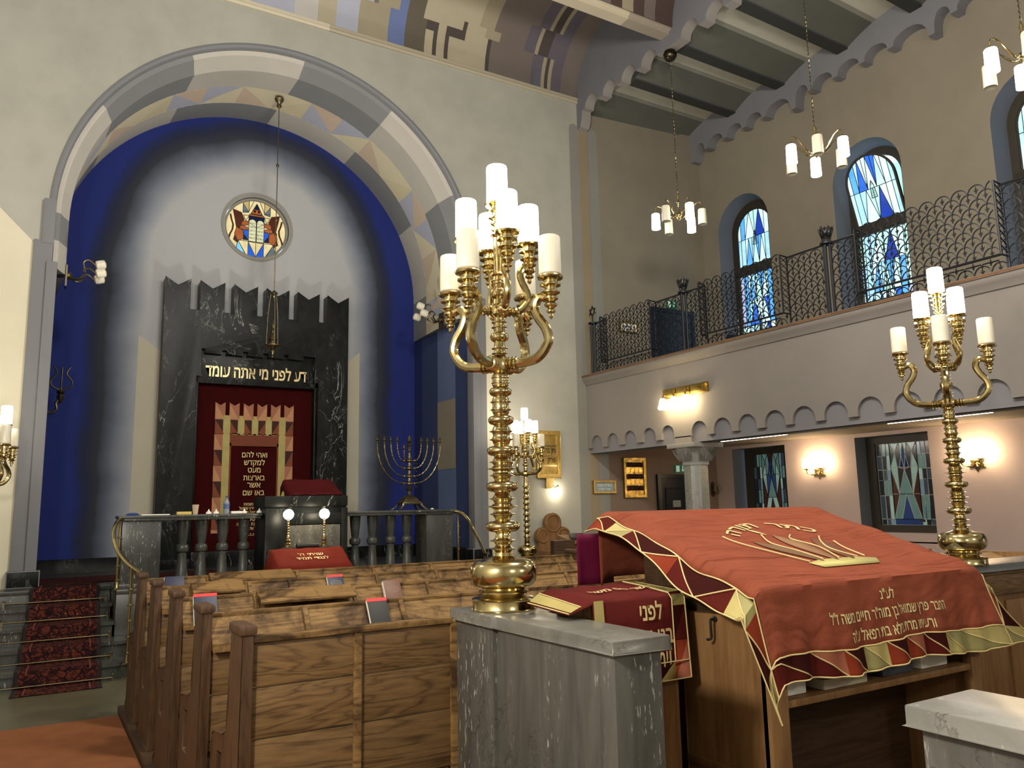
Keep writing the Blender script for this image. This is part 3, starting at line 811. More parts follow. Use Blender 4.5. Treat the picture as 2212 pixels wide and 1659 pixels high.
for side in (0, 1):
    xa = ex0 if side == 0 else ex1-.13; xb = xa+.13
    z = 2.88; k = 0
    while z > 1.33:
        z0 = max(z-.25, 1.32); c1, c2 = (3, 2) if k % 2 == 0 else (1, 4)
        poly_([(xa, z0), (xb, z0), (xb, z), (xa, z)], c2)
        poly_([(xa+.006, z-.006), (xa+.006, z0+.006), (xb-.006, z0+.006)] if side == 0 else [(xb-.006, z-.006), (xa+.006, z0+.006), (xb-.006, z0+.006)], c1, .003)
        z = z0; k += 1
    xa = ex0+.13 if side == 0 else ex1-.24
    poly_([(xa, 1.32), (xa+.11, 1.32), (xa+.11, 3.19), (xa, 3.19)], 0, .001)
    xa = ex0+.24 if side == 0 else ex1-.265
    poly_([(xa, 1.32), (xa+.025, 1.32), (xa+.025, 2.75), (xa, 2.75)], 5)
poly_([(ex0+.24, 2.70), (ex1-.24, 2.70), (ex1-.24, 2.88), (ex0+.24, 2.88)], 5)
for i in range(6): poly_([(ex0+.27+.127*i, 2.88), (ex0+.35+.127*i, 2.88), (ex0+.35+.127*i, 2.905), (ex0+.27+.127*i, 2.905)], 0, .003)
m.build('embroidered_gateway', [M_GOLDL, plain('applique_rust', '#7d3f22', .8), plain('applique_rose', '#a0694e', .8), plain('applique_peach', '#b98660', .8), plain('applique_dark', '#37130f', .8), plain('applique_brown', '#74381f', .8)], cur, ang=20)
for s_, z, sz, wd in (('ואהי להם', 2.52, .125, .40), ('למקדש', 2.395, .125, .33), ('מעט', 2.275, .125, .20), ('בארצות', 2.15, .125, .34), ('אשר', 2.035, .125, .21), ('באו שם', 1.91, .125, .34),
                      ('לעילוי נשמות', 1.745, .07, .30), ('החבר ר\' פרץ שמואל', 1.68, .07, .44), ('בן מוה"ר חיים משה ז"ל', 1.615, .07, .50), ('ורעיתו', 1.50, .07, .18), ('מרת בילא בת רפאל ע"ה', 1.43, .07, .5), ('נפטרו ד\' אדר תש"ע', 1.36, .07, .44), ('ת.נ.צ.ב.ה.', 1.27, .06, .2)):
    m = MB(); put_text(m, s_, sz, lambda a, b: (3.08+a, CY-.002, z+b), 0, wd); m.build('lettering', M_GOLD, cur)


# ---- rose window with tablets and lions
rose = bpy.data.objects.new('window_10', None); COL.objects.link(rose); rose.location = (ROSE[0], 13.5, ROSE[1]); rose['kind'] = 'structure'
rose['label'] = 'round stained glass window with the tablets and two lions above the ark'
RR = .50
circ = arc(0, 0, RR, 0, 2*PI, 40)[:-1]
GL = [glass('rose_cream', '#dccd9a', .5), glass('rose_straw', '#bfa873', .45), glass('rose_blue', '#1c4fb4', .75), glass('rose_navy', '#0b1536', .5), glass('rose_sky', '#6fb0dc', .8), glass('rose_brown', '#4a2418', .45), glass('rose_amber', '#94512a', .6), glass('rose_grey', '#5f6f7d', .5), glass('rose_tablet', '#cfd0a8', .5), glass('rose_black', '#070707', .2)]
m = MB(); ld_ = MB(); lay = [0]
def gpoly(p, mi, lift=0.0, lead=True):
    if sum(p[i-1][0]*p[i][1]-p[i][0]*p[i-1][1] for i in range(len(p))) < 0: p = p[::-1]
    q = clip(p, circ)
    if len(q) < 3: return
    m.extr(q, [], lambda a, b, c: (ROSE[0]+a, c, ROSE[1]+b), 13.50-lift-.006, 13.50-lift, mi)
    if lead:
        for i in range(len(q)):
            A, B = q[i-1], q[i]
            ld_.tube([(ROSE[0]+A[0], 13.494-lift, ROSE[1]+A[1]), (ROSE[0]+B[0], 13.494-lift, ROSE[1]+B[1])], .006, 4)
gpoly(circ, 0, -.004)
for s in (-1, 1):
    gpoly([(s*.13, .5), (s*.13, .28), (s*.23, .30), (s*.23, .5)], 1); gpoly([(s*.13, .28), (s*.23, .42), (s*.23, .26)], 7, .002)
    gpoly([(s*.13, .30), (s*.05, .5), (s*.13, .5)], 0)
    gpoly([(s*.13, .22), (s*.22, .22), (s*.18, .12)], 0, .002)
    # lion: body, raised forelegs, mane, hind leg, tail
    body = [(s*.40, .30), (s*.25, .26), (s*.20, .14), (s*.24, .02), (s*.20, -.10), (s*.28, -.22), (s*.30, -.30), (s*.38, -.24), (s*.33, -.05), (s*.36, .10)]
    for tri in ([0, 1, 2, 9], [9, 2, 3, 8], [8, 3, 4, 5], [8, 5, 6, 7]): gpoly([body[k] for k in tri], 5 if s > 0 else 5, .003, False)
    gpoly([(s*.24, .10), (s*.13, .12), (s*.13, .05), (s*.26, .02)], 6, .005); gpoly([(s*.26, .04), (s*.13, .0), (s*.13, -.04), (s*.28, -.04)], 6, .005)
    gpoly([(s*.33, -.02), (s*.22, -.06), (s*.21, -.20), (s*.30, -.26), (s*.36, -.14)], 6, .005)
    gpoly([(s*.13, -.03), (s*.22, -.06), (s*.21, -.20), (s*.13, -.22)], 2, .002); gpoly([(s*.13, -.22), (s*.20, -.12), (s*.22, -.22)], 3, .004)
    for k in range(5):
        y0_, y1_ = .20-.09*k, .11-.09*k; ox = [.42, .40, .37, .38, .42, .44]
        gpoly([(s*ox[k], y0_), (s*(ox[k]+.03), y0_), (s*(ox[k+1]+.03), y1_), (s*ox[k+1], y1_)], 5, .004, False)
    for k, (c1) in enumerate((4, 0, 4 if s < 0 else 2)):
        xa = .0+.13*k
    gpoly([(s*.0, -.5), (s*.0, -.245), (s*.13, -.245)], 0, .001)
    gpoly([(s*.0, -.5), (s*.065, -.37), (s*.13, -.245), (s*.13, -.5)], 2, .002)
    gpoly([(s*.13, -.24), (s*.30, -.24), (s*.15, -.5), (s*.13, -.5)], 0, .001); gpoly([(s*.30, -.24), (s*.16, -.5), (s*.34, -.5)], 4 if s < 0 else 7, .002)
    # tablet
    tb = [(s*.005, -.235), (s*.128, -.235), (s*.128, .10)]+[(s*(.0665+.0615*math.cos(PI*i/8)), .10+.06*math.sin(PI*i/8)) for i in range(1, 8)]+[(s*.005, .10)]
    gpoly(tb, 8, .006)
gpoly([(-.13, .22), (.13, .22), (.13, .10), (0, .02), (-.13, .10)], 3, .002)
gpoly([(-.13, .22), (.13, .22), (.12, .25), (-.12, .25)], 6, .003); gpoly([(-.10, .26), (.10, .26), (0, .45)], 3, .003); gpoly([(-.09, .26), (.09, .26), (.05, .34), (-.05, .34)], 6, .005, False)
for s in (-1, 1): gpoly([(s*.06, .33), (s*.01, .33), (s*.035, .27)], 9, .006, False)
m.build('glass', GL, rose, ang=20); ld_.build('leading', M_LEAD, rose)
m = MB()
for s, ls in ((1, ('אנכי ה\'', 'לא יהיה', 'לא תשא', 'זכור את', 'כבד את')), (-1, ('לא תרצח', 'לא תנאף', 'לא תגנב', 'לא תענה', 'לא תחמד'))):
    for k, t in enumerate(ls): put_text(m, t, .045, lambda a, b: (ROSE[0]+s*.066+a, 13.486, ROSE[1]+.075-.066*k+b), 0, .10, .005)
m.build('lettering', M_BLACK, rose)
m = MB(); n_ = 48
for ra_, rb_, y_ in ((.50, .535, 13.47), (.555, .60, 13.385)):
    m.extr(arc(ROSE[0], ROSE[1], rb_, 0, 2*PI, n_)[:-1], [arc(ROSE[0], ROSE[1], ra_, 0, 2*PI, n_)[:-1]], lambda a, b, c: (a, c, b), y_, y_+.05)
m.build('window_frame', plaster('rose_frame', '#8a8880', .05), rose, bevel=.006)

# ---- menorah on the balustrade
men = thing('menorah', 'brass nine-branched candelabrum standing on the balustrade right of the ark', 'menorah', (4.48, 10.26, 1.628))
z0 = 1.63
m = MB(); m.lathe([(.15, z0+.075), (.15, z0+.11), (.13, z0+.115), (.12, z0+.13), (.09, z0+.17), (.05, z0+.19), (.02, z0+.20)], (4.48, 10.26, 0), 4, rot=PI/4, sc=(1.25, 1.0)); m.build('base', M_OLDBR, men, bevel=.004)
for sx_, sy_ in ((-1, -1), (1, -1), (1, 1), (-1, 1)):
    m = MB(); X_, Y_ = 4.48+sx_*.13, 10.26+sy_*.10
    m.tube([(X_, Y_, z0+.08), (X_+sx_*.015, Y_+sy_*.01, z0+.05), (X_+sx_*.06, Y_+sy_*.03, z0+.012), (X_+sx_*.09, Y_+sy_*.04, z0+.010)], [.022, .016, .013, .009], 8); m.build('paw_foot', M_OLDBR, men)
rings = [1.99, 2.09, 2.20, 2.305]
pf = [(.02, z0+.19), (.028, z0+.22), (.018, z0+.235), (.02, 1.885), (.045, 1.905), (.052, 1.92), (.03, 1.94), (.018, 1.955), (.02, 1.965)]
for r_ in rings: pf += [(.022, r_-.02), (.045, r_-.008), (.045, r_+.008), (.022, r_+.02), (.028, r_+.05), (.018, r_+.08)]
pf += [(.02, 2.42), (.032, 2.43), (.018, 2.44), (.022, 2.50), (.034, 2.53), (.018, 2.55), (.035, 2.57), (.02, 2.58), (.028, 2.61), (.018, 2.63), (.004, 2.66)]
MB().lathe(pf, (4.48, 10.26, 0), 14).build('stem', M_OLDBR, men)
for k, (zr_, R_) in enumerate(zip(rings, (.475, .37, .275, .18))):
    for s in (-1, 1):
        m = MB(); P = [(4.48+s*.03, 10.26, zr_), (4.48+s*.09, 10.26, zr_+.005)]
        for j in range(1, 13):
            an = PI/2*j/12; P.append((4.48+s*(.09+(R_-.09)*math.sin(an)), 10.26, zr_+.005+(2.535-zr_-.005)*(1-math.cos(an))))
        rad = [.009+.004*(j % 2) for j in range(len(P)*4)]
        Q = smooth_path(P, 2); m.tube(Q, [.008+.005*(j % 3 == 0) for j in range(len(Q))], 8)
        m.ball((4.48+s*.075, 10.26, zr_), .02, 0, 8, 6)
        for dxx in (0, ):
            m.tube([(4.48+s*(.10+.02*math.cos(t_)), 10.26, zr_-.03+.02*math.sin(t_)) for t_ in [PI/2+.9*q for q in range(6)]], .005, 6)
        xt = 4.48+s*R_
        m.lathe([(.008, 2.53), (.014, 2.55), (.008, 2.565), (.030, 2.58), (.030, 2.586), (.012, 2.592), (.014, 2.61), (.020, 2.63), (.016, 2.632)], (xt, 10.26, 0), 10)
        m.build('branch', M_OLDBR, men)
m = MB(); m.tube([(4.44, 10.24, 2.32), (4.40, 10.22, 2.33), (4.38, 10.21, 2.37), (4.38, 10.21, 2.45)], .008, 6); m.lathe([(.008, 2.45), (.03, 2.47), (.03, 2.475), (.012, 2.48), (.014, 2.52)], (4.38, 10.21, 0), 10); m.build('servant_candle_holder', M_OLDBR, men)

# ---- small things on the coping
def small(name, label, cat, mb, mats, group=None, **k):
    o = mb.build(name, mats, **k); return tag(o, label, cat, group)
CZ = 1.629
cup = MB().lathe([(.028, CZ), (.028, CZ+.002), (.040, CZ+.115), (.038, CZ+.115), (.026, CZ+.006)], (1.685, 10.17, 0), 18)
small('paper_cup', 'pale cup standing on the balustrade coping left of the bottle', 'cup', cup, plain('pale_cup', '#b9a58c', .5))
bt = thing('water_bottle', 'small clear plastic water bottle standing on the balustrade coping', 'bottle', (2.04, 10.17, CZ))
a = NT('clear_plastic'); a.set(Base_Color=lin('#b9c3cc'), Roughness=.1, Transmission_Weight=.6, IOR=1.3)
MB().lathe([(.033, CZ), (.036, CZ+.02), (.034, CZ+.06), (.036, CZ+.10), (.034, CZ+.14), (.014, CZ+.18), (.013, CZ+.195)], (2.04, 10.17, 0), 18).build('bottle_body', a.m, bt)
MB().lathe([(.016, CZ+.192), (.016, CZ+.215)], (2.04, 10.17, 0), 14).build('cap', plain('blue_cap', '#3b4f80', .4), bt)
MB().lathe([(.0365, CZ+.06), (.0365, CZ+.12)], (2.04, 10.17, 0), 18).build('paper_label', plain('bottle_label', '#46608e', .5), bt)
small('matchbox', 'yellow flat box lying on the coping left of the cup', 'box', MB().box(1.48, 1.64, 10.14, 10.22, CZ, CZ+.035), plain('yellow_card', '#c9b05a', .6), bevel=.003)
small('folded_paper', 'white folded papers lying on the left end of the coping', 'paper', MB().box(1.10, 1.40, 10.13, 10.36, CZ, CZ+.012), M_WHITE)
small('blue_pouch', 'small blue pouch on the left end of the coping', 'pouch', MB().lathe([(.001, CZ), (.05, CZ+.003), (.055, CZ+.015), (.03, CZ+.03), (.001, CZ+.033)], (1.01, 10.18, 0), 12, sc=(1.3, .8)), plain('pouch_blue', '#27407e', .7))
for k, (x, lb) in enumerate(((1.835, 'first'), (1.92, 'second'), (2.25, 'third'), (2.43, 'fourth'))):
    t = small('crumpled_tissue', 'crumpled white tissue on the coping, %s counting from the cup' % lb, 'tissue', MB().lathe([(.001, CZ), (.035, CZ+.004), (.03, CZ+.025), (.012, CZ+.035), (.006, CZ+.055), (.001, CZ+.06)], (x, 10.16, 0), 9, sc=(1, .8), rot=k), M_WHITE, 'crumpled tissues on the coping')
small('napkin_pile', 'low pile of white napkins on the coping right of the bottle', 'napkins', MB().box(2.09, 2.22, 10.13, 10.22, CZ, CZ+.03), M_WHITE, bevel=.008)
small('paper_scrap', 'tiny white paper scrap right of the menorah feet', 'paper', MB().lathe([(.001, CZ), (.03, CZ+.004), (.01, CZ+.02), (.001, CZ+.022)], (4.80, 10.2, 0), 7), M_WHITE)

# ---- handrails at both ends of the podium
def handrail(loc, sgn, label):
    t = thing('handrail', label, 'handrail', loc)
    def W(x, y, z): return (loc[0]+sgn*(x-.93), y, z)
    P = smooth_path([W(.90, 10.06, 1.60), W(.845, 9.98, 1.575), W(.80, 9.85, 1.48), W(.80, 9.72, 1.36), W(.825, 9.55, 1.26), W(.87, 9.38, 1.18), W(.93, 9.2, 1.11), W(1.0, 9.02, 1.055)], 6)
    MB().tube(P, .021, 10).build('rail', M_BRASS, t)
    for (x, y, za, zb) in ((.93, 9.16, .165, 1.10), (.87, 10.02, PODZ, 1.57)):
        pf = [(.03, za), (.03, za+.012), (.018, za+.02)]
        q = za+.10
        while q < zb-.08:
            pf += [(.011, q-.012), (.02, q-.004), (.02, q+.004), (.011, q+.012)]; q += .155
        pf += [(.011, zb-.03), (.014, zb)]
        pf = [(r*(1.6 if x > .9 else 1.25), z) for r, z in pf]
        MB().lathe(pf, W(x, y, 0)[:2]+(0,), 10).build('baluster', M_BRASS, t)
    return t
handrail((.93, 9.6, .165), 1, 'curved brass handrail beside the steps left of the balustrade')
handrail((5.05, 9.6, .165), -1, 'curved brass handrail beside the steps right of the balustrade')

# ---- prayer stand (amud) with its cloth and two lamps
am = thing('prayer_stand', 'wooden prayer stand before the marble pulpit, hidden under a red cloth', 'lectern', (2.87, 9.4, 0))
MB().hexa([(2.46, 9.26, 0), (3.28, 9.26, 0), (3.28, 9.72, 0), (2.46, 9.72, 0), (2.46, 9.26, 1.0), (3.28, 9.26, 1.0), (3.28, 9.58, 1.185), (2.46, 9.58, 1.185)]).box(2.46, 3.28, 9.58, 9.80, 0, 1.19).build('cabinet', M_WPANEL, am)
t = slope_cloth('prayer_stand_cloth', 'small rust red lettered cloth draped over the prayer stand below the pulpit', 2.45, 3.29, 9.24, 1.02, 9.60, 1.20, .16, velvet('rust_velvet', '#6b2318', wr=.2), .28,
            [("שויתי ה'", .085, .21, .30), ('לנגדי תמיד', .085, .12, .38)])
m = MB()
for s_, xb in ((-1, 2.35), (1, 3.39)):
    pass
g = [(2.345, 9.25, .80), (2.345, 9.58, .95), (2.44, 9.58, 1.16), (2.41, 9.25, 1.0)]
lampm = {}
for k, (x, lb) in enumerate(((2.66, 'left'), (3.10, 'right'))):
    t = thing('table_lamp', 'brass column lamp with a glowing globe, at the %s end of the prayer stand' % lb, 'lamp', (x, 9.68, 1.19), 0, 'pair of lamps on the prayer stand')
    MB().lathe([(.075, 1.191), (.085, 1.20), (.08, 1.215), (.05, 1.222)], (x, 9.68, 0), 20).build('foot', M_BLACK, t)
    pf = [(.045, 1.22), (.045, 1.235), (.030, 1.245), (.038, 1.262), (.028, 1.275), (.034, 1.30), (.020, 1.32), (.030, 1.335), (.016, 1.35)]
    q = 1.37
    while q < 1.53: pf += [(.012, q), (.019, q+.010), (.012, q+.02)]; q += .03
    pf += [(.022, 1.545), (.024, 1.555)]
    MB().lathe(pf, (x, 9.68, 0), 16).build('column', M_BRASS, t)
    MB().ball((x, 9.68, 1.605), .062, 0, 16, 10).build('globe', glow('lit_globe', '#fff0cc', E_BULB), t)
small('spectacle_case', 'black cylindrical case lying between the two lamps on the prayer stand', 'case', MB().tube([(2.75, 9.64, 1.232), (3.02, 9.64, 1.232)], .032, 12), M_BLACK)

# ================================================================== LIGHTS AND GALLERY
def ringset(z, h, r, rc=.030):
    """a pack of sharp turned fins"""
    p = []; n = max(2, int(h/.028))
    for i in range(n):
        zz = z-h/2+h*(i+.5)/n; k = 1-.25*abs((i+.5)/n-.5)*2
        p += [(rc+.006, zz-h/n*.42), (rc+(r*k-rc)*.45, zz-h/n*.14), (r*k, zz-.001), (r*k, zz+.001), (rc+(r*k-rc)*.45, zz+h/n*.14), (rc+.006, zz+h/n*.42)]
    return p
def bulb(z, h, r, rc=.034):
    return [(rc, z-h*.62), (rc+.006, z-h*.5)]+[(rc+(r-rc)*math.sin(PI*i/8)**.7, z-h/2*math.cos(PI*i/8)) for i in range(1, 8)]+[(rc+.006, z+h*.5), (rc, z+h*.62)]
SOCK = [(.004, -.095), (.012, -.085), (.009, -.07), (.022, -.062), (.022, -.055), (.013, -.045), (.030, -.032), (.032, -.024), (.018, -.012), (.036, .0), (.036, .010), (.026, .018), (.046, .030), (.046, .036), (.028, .044), (.028, .058), (.050, .066), (.050, .074), (.034, .080), (.034, .092), (.060, .100), (.063, .108), (.056, .116), (.040, .120)]
SHADE = [(.046, 0), (.055, .006), (.056, .02), (.055, .185), (.052, .197), (.046, .200)]
def shade_mb(c, k=1.0, prof=SHADE, seg=18):
    return MB().lathe([(r*k, z*k) for r, z in prof], c, seg)
UPZ = .0
def make_candelabrum(stretch=0.0, up_rot=.8):
    t = thing('candelabrum', '', 'candelabrum', (0, 0, 0), 0, 'tall brass candelabra')
    S = stretch
    pf = [(.150, .0), (.152, .006), (.148, .012), (.148, .045), (.152, .05), (.140, .056), (.105, .062), (.098, .07), (.118, .078), (.118, .084), (.10, .092), (.105, .10)]
    pf += [(.105+.052*math.sin(PI*i/10)**.8, .165-.062*math.cos(PI*i/10)) for i in range(1, 10)]
    pf += [(.085, .232), (.05, .245), (.045, .26)]
    pf += ringset(.295, .075, .072)
    bz = [(.380, .052, .082), (.567, .050, .077), (.737, .046, .071), (.885, .042, .063), (1.024, .038, .055)]
    if S:
        n = 11; bz = []
        top = 1.03+S
        pf += [(.05, .30)]
        zz = .36
        while zz < top: bz.append((zz, .03, .058)); zz += .085
        for z_, h, r in bz: pf += [(.036, z_-.03), (.040, z_-.018), (.054, z_-.01), (.056, z_), (.054, z_+.01), (.040, z_+.018), (.036, z_+.03)]
    else:
        for i, (z_, h, r) in enumerate(bz):
            pf += bulb(z_, h, r)
            nz = bz[i+1][0] if i < 4 else 1.135
            pf += ringset((z_+nz)/2, (nz-z_)-h*1.5, r*.92, .034)
    b = S
    pf += [(.030, 1.115+b), (.050, 1.13+b), (.056, 1.155+b), (.050, 1.18+b), (.032, 1.195+b)]
    pf += ringset(1.225+b, .05, .046, .022)+bulb(1.295+b, .042, .046, .026)+ringset(1.355+b, .05, .044, .022)
    pf += [(.03, 1.39+b), (.048, 1.405+b), (.052, 1.425+b), (.048, 1.445+b), (.03, 1.46+b)]+bulb(1.515+b, .05, .044, .026)+ringset(1.57+b, .03, .042, .022)+[(.026, 1.60+b), (.034, 1.61+b), (.022, 1.625+b), (.026, 1.80+b), (.038, 1.815+b)]
    pf += [(r, 1.87+b+z*1.0) for r, z in SOCK if z > -.05]
    MB().lathe(pf, (0, 0, 0), 28).build('stem', M_BRASS, t)
    shs = []
    def arm(R, zh, rise, ang_, k):
        ca, sa = math.cos(ang_), math.sin(ang_)
        rz = [(.03, 0), (.10*k/1, -.002), (.72*R, .015), (.93*R, .085*k), (.90*R, .15*k), (.76*R, .21*k), (.70*R, .265*k), (.80*R, .31*k), (R, rise)]
        P = smooth_path([(r*ca, r*sa, zh+z) for r, z in rz], 5)
        m = MB().tube(P, [.021*k+.0025 if i > 6 else .024*k for i in range(len(P))], 10)
        for rr_ in (.055, .075, .095): m.lathe([(.026*k, -.006), (.036*k, 0), (.026*k, .006)], (rr_*ca, rr_*sa, zh), 12, ax=Matrix.Rotation(ang_, 3, 'Z') @ Matrix.Rotation(PI/2, 3, 'Y'))
        m.lathe([(r_, zh+rise+z) for r_, z in SOCK], (R*ca, R*sa, 0), 16)
        am_ = m.build('arm', M_BRASS, t)
        return (R*ca, R*sa, zh+rise+.118), am_
    for k in range(4): shs.append((*arm(.285, 1.155+b, .290, math.radians(-60+90*k), 1.0), 0))
    for k in range(4): shs.append((*arm(.162, 1.425+b, .245, math.radians(-14+90*k), .74), 1))
    shs.append(((0, 0, 1.985+b), t, 1))
    for c, pa_, lit in shs: shade_mb(c, .97).build('lamp_shade', M_SHADE_ON if lit else M_SHADE_OFF, pa_)
    return t
c1 = make_candelabrum(); c1.location = (1.925, 3.31, 1.177); c1['label'] = 'large brass candelabrum standing on the grey marble pier in the middle of the view'
c2 = dup(c1, (5.72, 3.32, 1.177), 0, 'brass candelabrum on the right, standing behind the red covered reading desk')
c3 = make_candelabrum(.16); c3.location = (6.53, 10.5, PODZ); c3['label'] = 'slender brass candelabrum far behind, beside the gilt number board on the front wall'
c4 = dup(c3, (-.44, 10.0, 0.67), .1, 'brass candelabrum cut by the left edge, in front of the cream wall')
tag(MB().box(6.28, 6.78, 10.25, 10.75, 0, PODZ-.001).build('stone_plinth', M_PODM, bevel=.01), 'stone plinth under the slender candelabrum beside the number board', 'plinth')
MB_p = MB().box(-.605, -.305, 9.84, 10.16, 0, .67)
tag(MB_p.build('stone_plinth', M_PODM, bevel=.01), 'stone plinth under the candelabrum at the left edge', 'plinth')

def make_chandelier():
    t = thing('chandelier', '', 'chandelier', (0, 0, 0), 0, 'brass chandeliers over the gallery rail')
    # local z=0 at the hub
    MB().lathe([(.004, 2.58), (.03, 2.585), (.075, 2.61), (.105, 2.66), (.108, 2.70), (.09, 2.745), (.05, 2.757)], (0, 0, 0), 20).build('ceiling_rose', brass('bronze_rose', '#4a4238', .25, .3), t)
    m = MB(); n = 120
    m.tube([(.006*math.sin(i*1.9), .006*math.cos(i*1.9), .38+(2.59-.38)*i/n) for i in range(n+1)], .006, 5); m.build('chain', M_OLDBR, t)
    m = MB(); m.lathe([(.005, -.06), (.018, -.045), (.03, -.02), (.02, -.005), (.042, .01), (.046, .025), (.03, .04), (.018, .06), (.014, .2), (.03, .225), (.02, .25), (.012, .30), (.022, .33), (.008, .38)], (0, 0, 0), 16); m.build('stem', M_BRASS, t)
    for k in range(6):
        an = PI/3*k+.25; ca, sa = math.cos(an), math.sin(an)
        m = MB(); P = smooth_path([(r*ca, r*sa, z) for r, z in ((.03, .02), (.09, .0), (.16, .06), (.25, .17), (.31, .20), (.345, .17), (.35, .10))], 5)
        m.tube(P, [.008+.004*(6 < i < 13) for i in range(len(P))], 8); m.lathe([(.012, .085), (.03, .095), (.02, .11), (.008, .12)], (.35*ca, .35*sa, 0), 10); am_ = m.build('arm', M_BRASS, t)
        sh = MB().lathe([(.02, .085), (.058, .08), (.062, .07), (.066, -.16), (.062, -.16), (.056, .065)], (.35*ca, .35*sa, 0), 18)
        sh.build('lamp_shade', glow('lit_pendant_shade', '#fff4e0', 8.0) if k % 2 == 0 else M_SHADE_OFF, am_)
    return t
h1 = make_chandelier(); h1.location = (8.28, 8.69, 6.0); h1['label'] = 'six-armed brass chandelier hanging farthest from the camera, before the dark end wall'
dup(h1, (8.28, 6.16, 6.0), .45, 'six-armed brass chandelier hanging before the tilted-open arched window')
dup(h1, (8.28, 3.66, 6.0), .30, 'brass chandelier at the top right corner, cut by the frame')

# eternal light hanging before the ark
et = thing('eternal_light', 'brass eternal light hanging on a long chain in front of the ark', 'lamp', (3.05, 12.2, 8.28))
ex, ey = 3.05, 12.2
MB().lathe([(.02, 8.30), (.05, 8.27), (.075, 8.235), (.06, 8.20), (.035, 8.17), (.03, 8.14), (.045, 8.12), (.02, 8.09), (.006, 8.05)], (ex, ey, 0), 16).build('ceiling_hook', M_OLDBR, et)
m = MB(); m.tube([(ex, ey, 8.06), (ex, ey, 5.02)], .007, 6)
for z in (7.1, 6.2, 5.95): m.lathe([(.008, z-.03), (.022, z-.015), (.022, z+.015), (.008, z+.03)], (ex, ey, 0), 8)
m.build('chain', M_OLDBR, et)
MB().lathe([(.006, 5.05), (.03, 5.03), (.06, 5.0), (.03, 4.98), (.04, 4.95), (.012, 4.92), (.004, 4.88)], (ex, ey, 0), 14).build('crown', M_OLDBR, et)
for k in range(3):
    an = 2*PI*k/3+.5; m = MB()
    m.tube([(ex+.05*math.cos(an), ey+.05*math.sin(an), 4.99), (ex+.09*math.cos(an), ey+.09*math.sin(an), 4.6), (ex+.10*math.cos(an), ey+.10*math.sin(an), 4.18)], .006, 6); m.build('hanging_chain', M_OLDBR, et)
MB().lathe([(.004, 3.98), (.02, 4.0), (.012, 4.03), (.035, 4.06), (.04, 4.09), (.02, 4.12), (.05, 4.14), (.13, 4.165), (.13, 4.175), (.06, 4.19), (.05, 4.24), (.065, 4.27), (.05, 4.32), (.03, 4.36), (.042, 4.40), (.02, 4.45), (.028, 4.48), (.008, 4.54), (.003, 4.58)], (ex, ey, 0), 18).build('lamp_body', M_OLDBR, et)

# sconces under the arch feet (unlit)
def arch_sconce(x, y, z, s, label):
    t = thing('wall_sconce', label, 'sconce', (x, y, z), 0, 'unlit sconces at the feet of the arch')
    MB().box(min(x, x+s*.02), max(x, x+s*.02), y-.09, y+.09, z-.16, z+.12).lathe([(.05, -.02), (.05, .02), (.02, .05)], (x+s*.03, y, z), 12, ax=Matrix.Rotation(s*PI/2, 3, 'Y')).build('wall_plate', M_OLDBR, t)
    for k, (dy, dz) in enumerate(((-.14, .03), (0, .18), (.14, .02))):
        m = MB(); P = smooth_path([(x+s*.02, y, z), (x+s*.13, y+dy*.4, z-.05), (x+s*.22, y+dy*.8, z+dz*.3), (x+s*.20, y+dy, z+dz+.02), (x+s*.26, y+dy, z+dz+.06), (x+s*.34, y+dy, z+dz)], 5)
        m.tube(P, .012, 8); am_ = m.build('arm', M_OLDBR, t)
        ax_ = Matrix.Rotation(s*math.radians(75), 3, 'Y')
        MB().lathe([(.03, 0), (.055, .01), (.062, .05), (.058, .11), (.03, .125)], (x+s*.34, y+dy, z+dz), 14, ax=ax_).build('lamp_shade', M_SHADE_OFF, am_)
arch_sconce(.20, 11.5, 4.72, 1, 'unlit three-cup brass sconce on the left foot of the arch')
arch_sconce(5.80, 11.9, 4.80, -1, 'unlit three-cup brass sconce on the right foot of the arch')
# lyre shaped bracket on the left niche wall
t = thing('lyre_bracket', 'brass bracket with a lyre-shaped top on the left side of the blue niche', 'bracket', (.06, 12.6, 3.1))
MB().lathe([(.05, 0), (.05, .02), (.02, .04)], (.05, 12.6, 3.06), 14, ax=Matrix.Rotation(PI/2, 3, 'Y')).build('wall_plate', M_OLDBR, t)
m = MB(); P = smooth_path([(.06, 12.6, 3.06), (.15, 12.6, 3.05), (.22, 12.6, 3.10), (.21, 12.6, 3.18), (.24, 12.6, 3.24)], 5); m.tube(P, .018, 8); m.lathe([(.01, 3.18), (.03, 3.22), (.05, 3.28), (.03, 3.31), (.06, 3.34), (.03, 3.37)], (.26, 12.6, 0), 12); m.build('arm', M_OLDBR, t)
m = MB()
for s in (-1, 1): m.tube(smooth_path([(.26, 12.6, 3.36), (.26+s*.11, 12.6, 3.42), (.26+s*.13, 12.6, 3.50), (.26+s*.06, 12.6, 3.60), (.26+s*.10, 12.6, 3.70)], 5), .012, 8)
m.tube([(.26, 12.6, 3.36), (.26, 12.6, 3.69)], .012, 8); m.build('lyre', M_OLDBR, t)

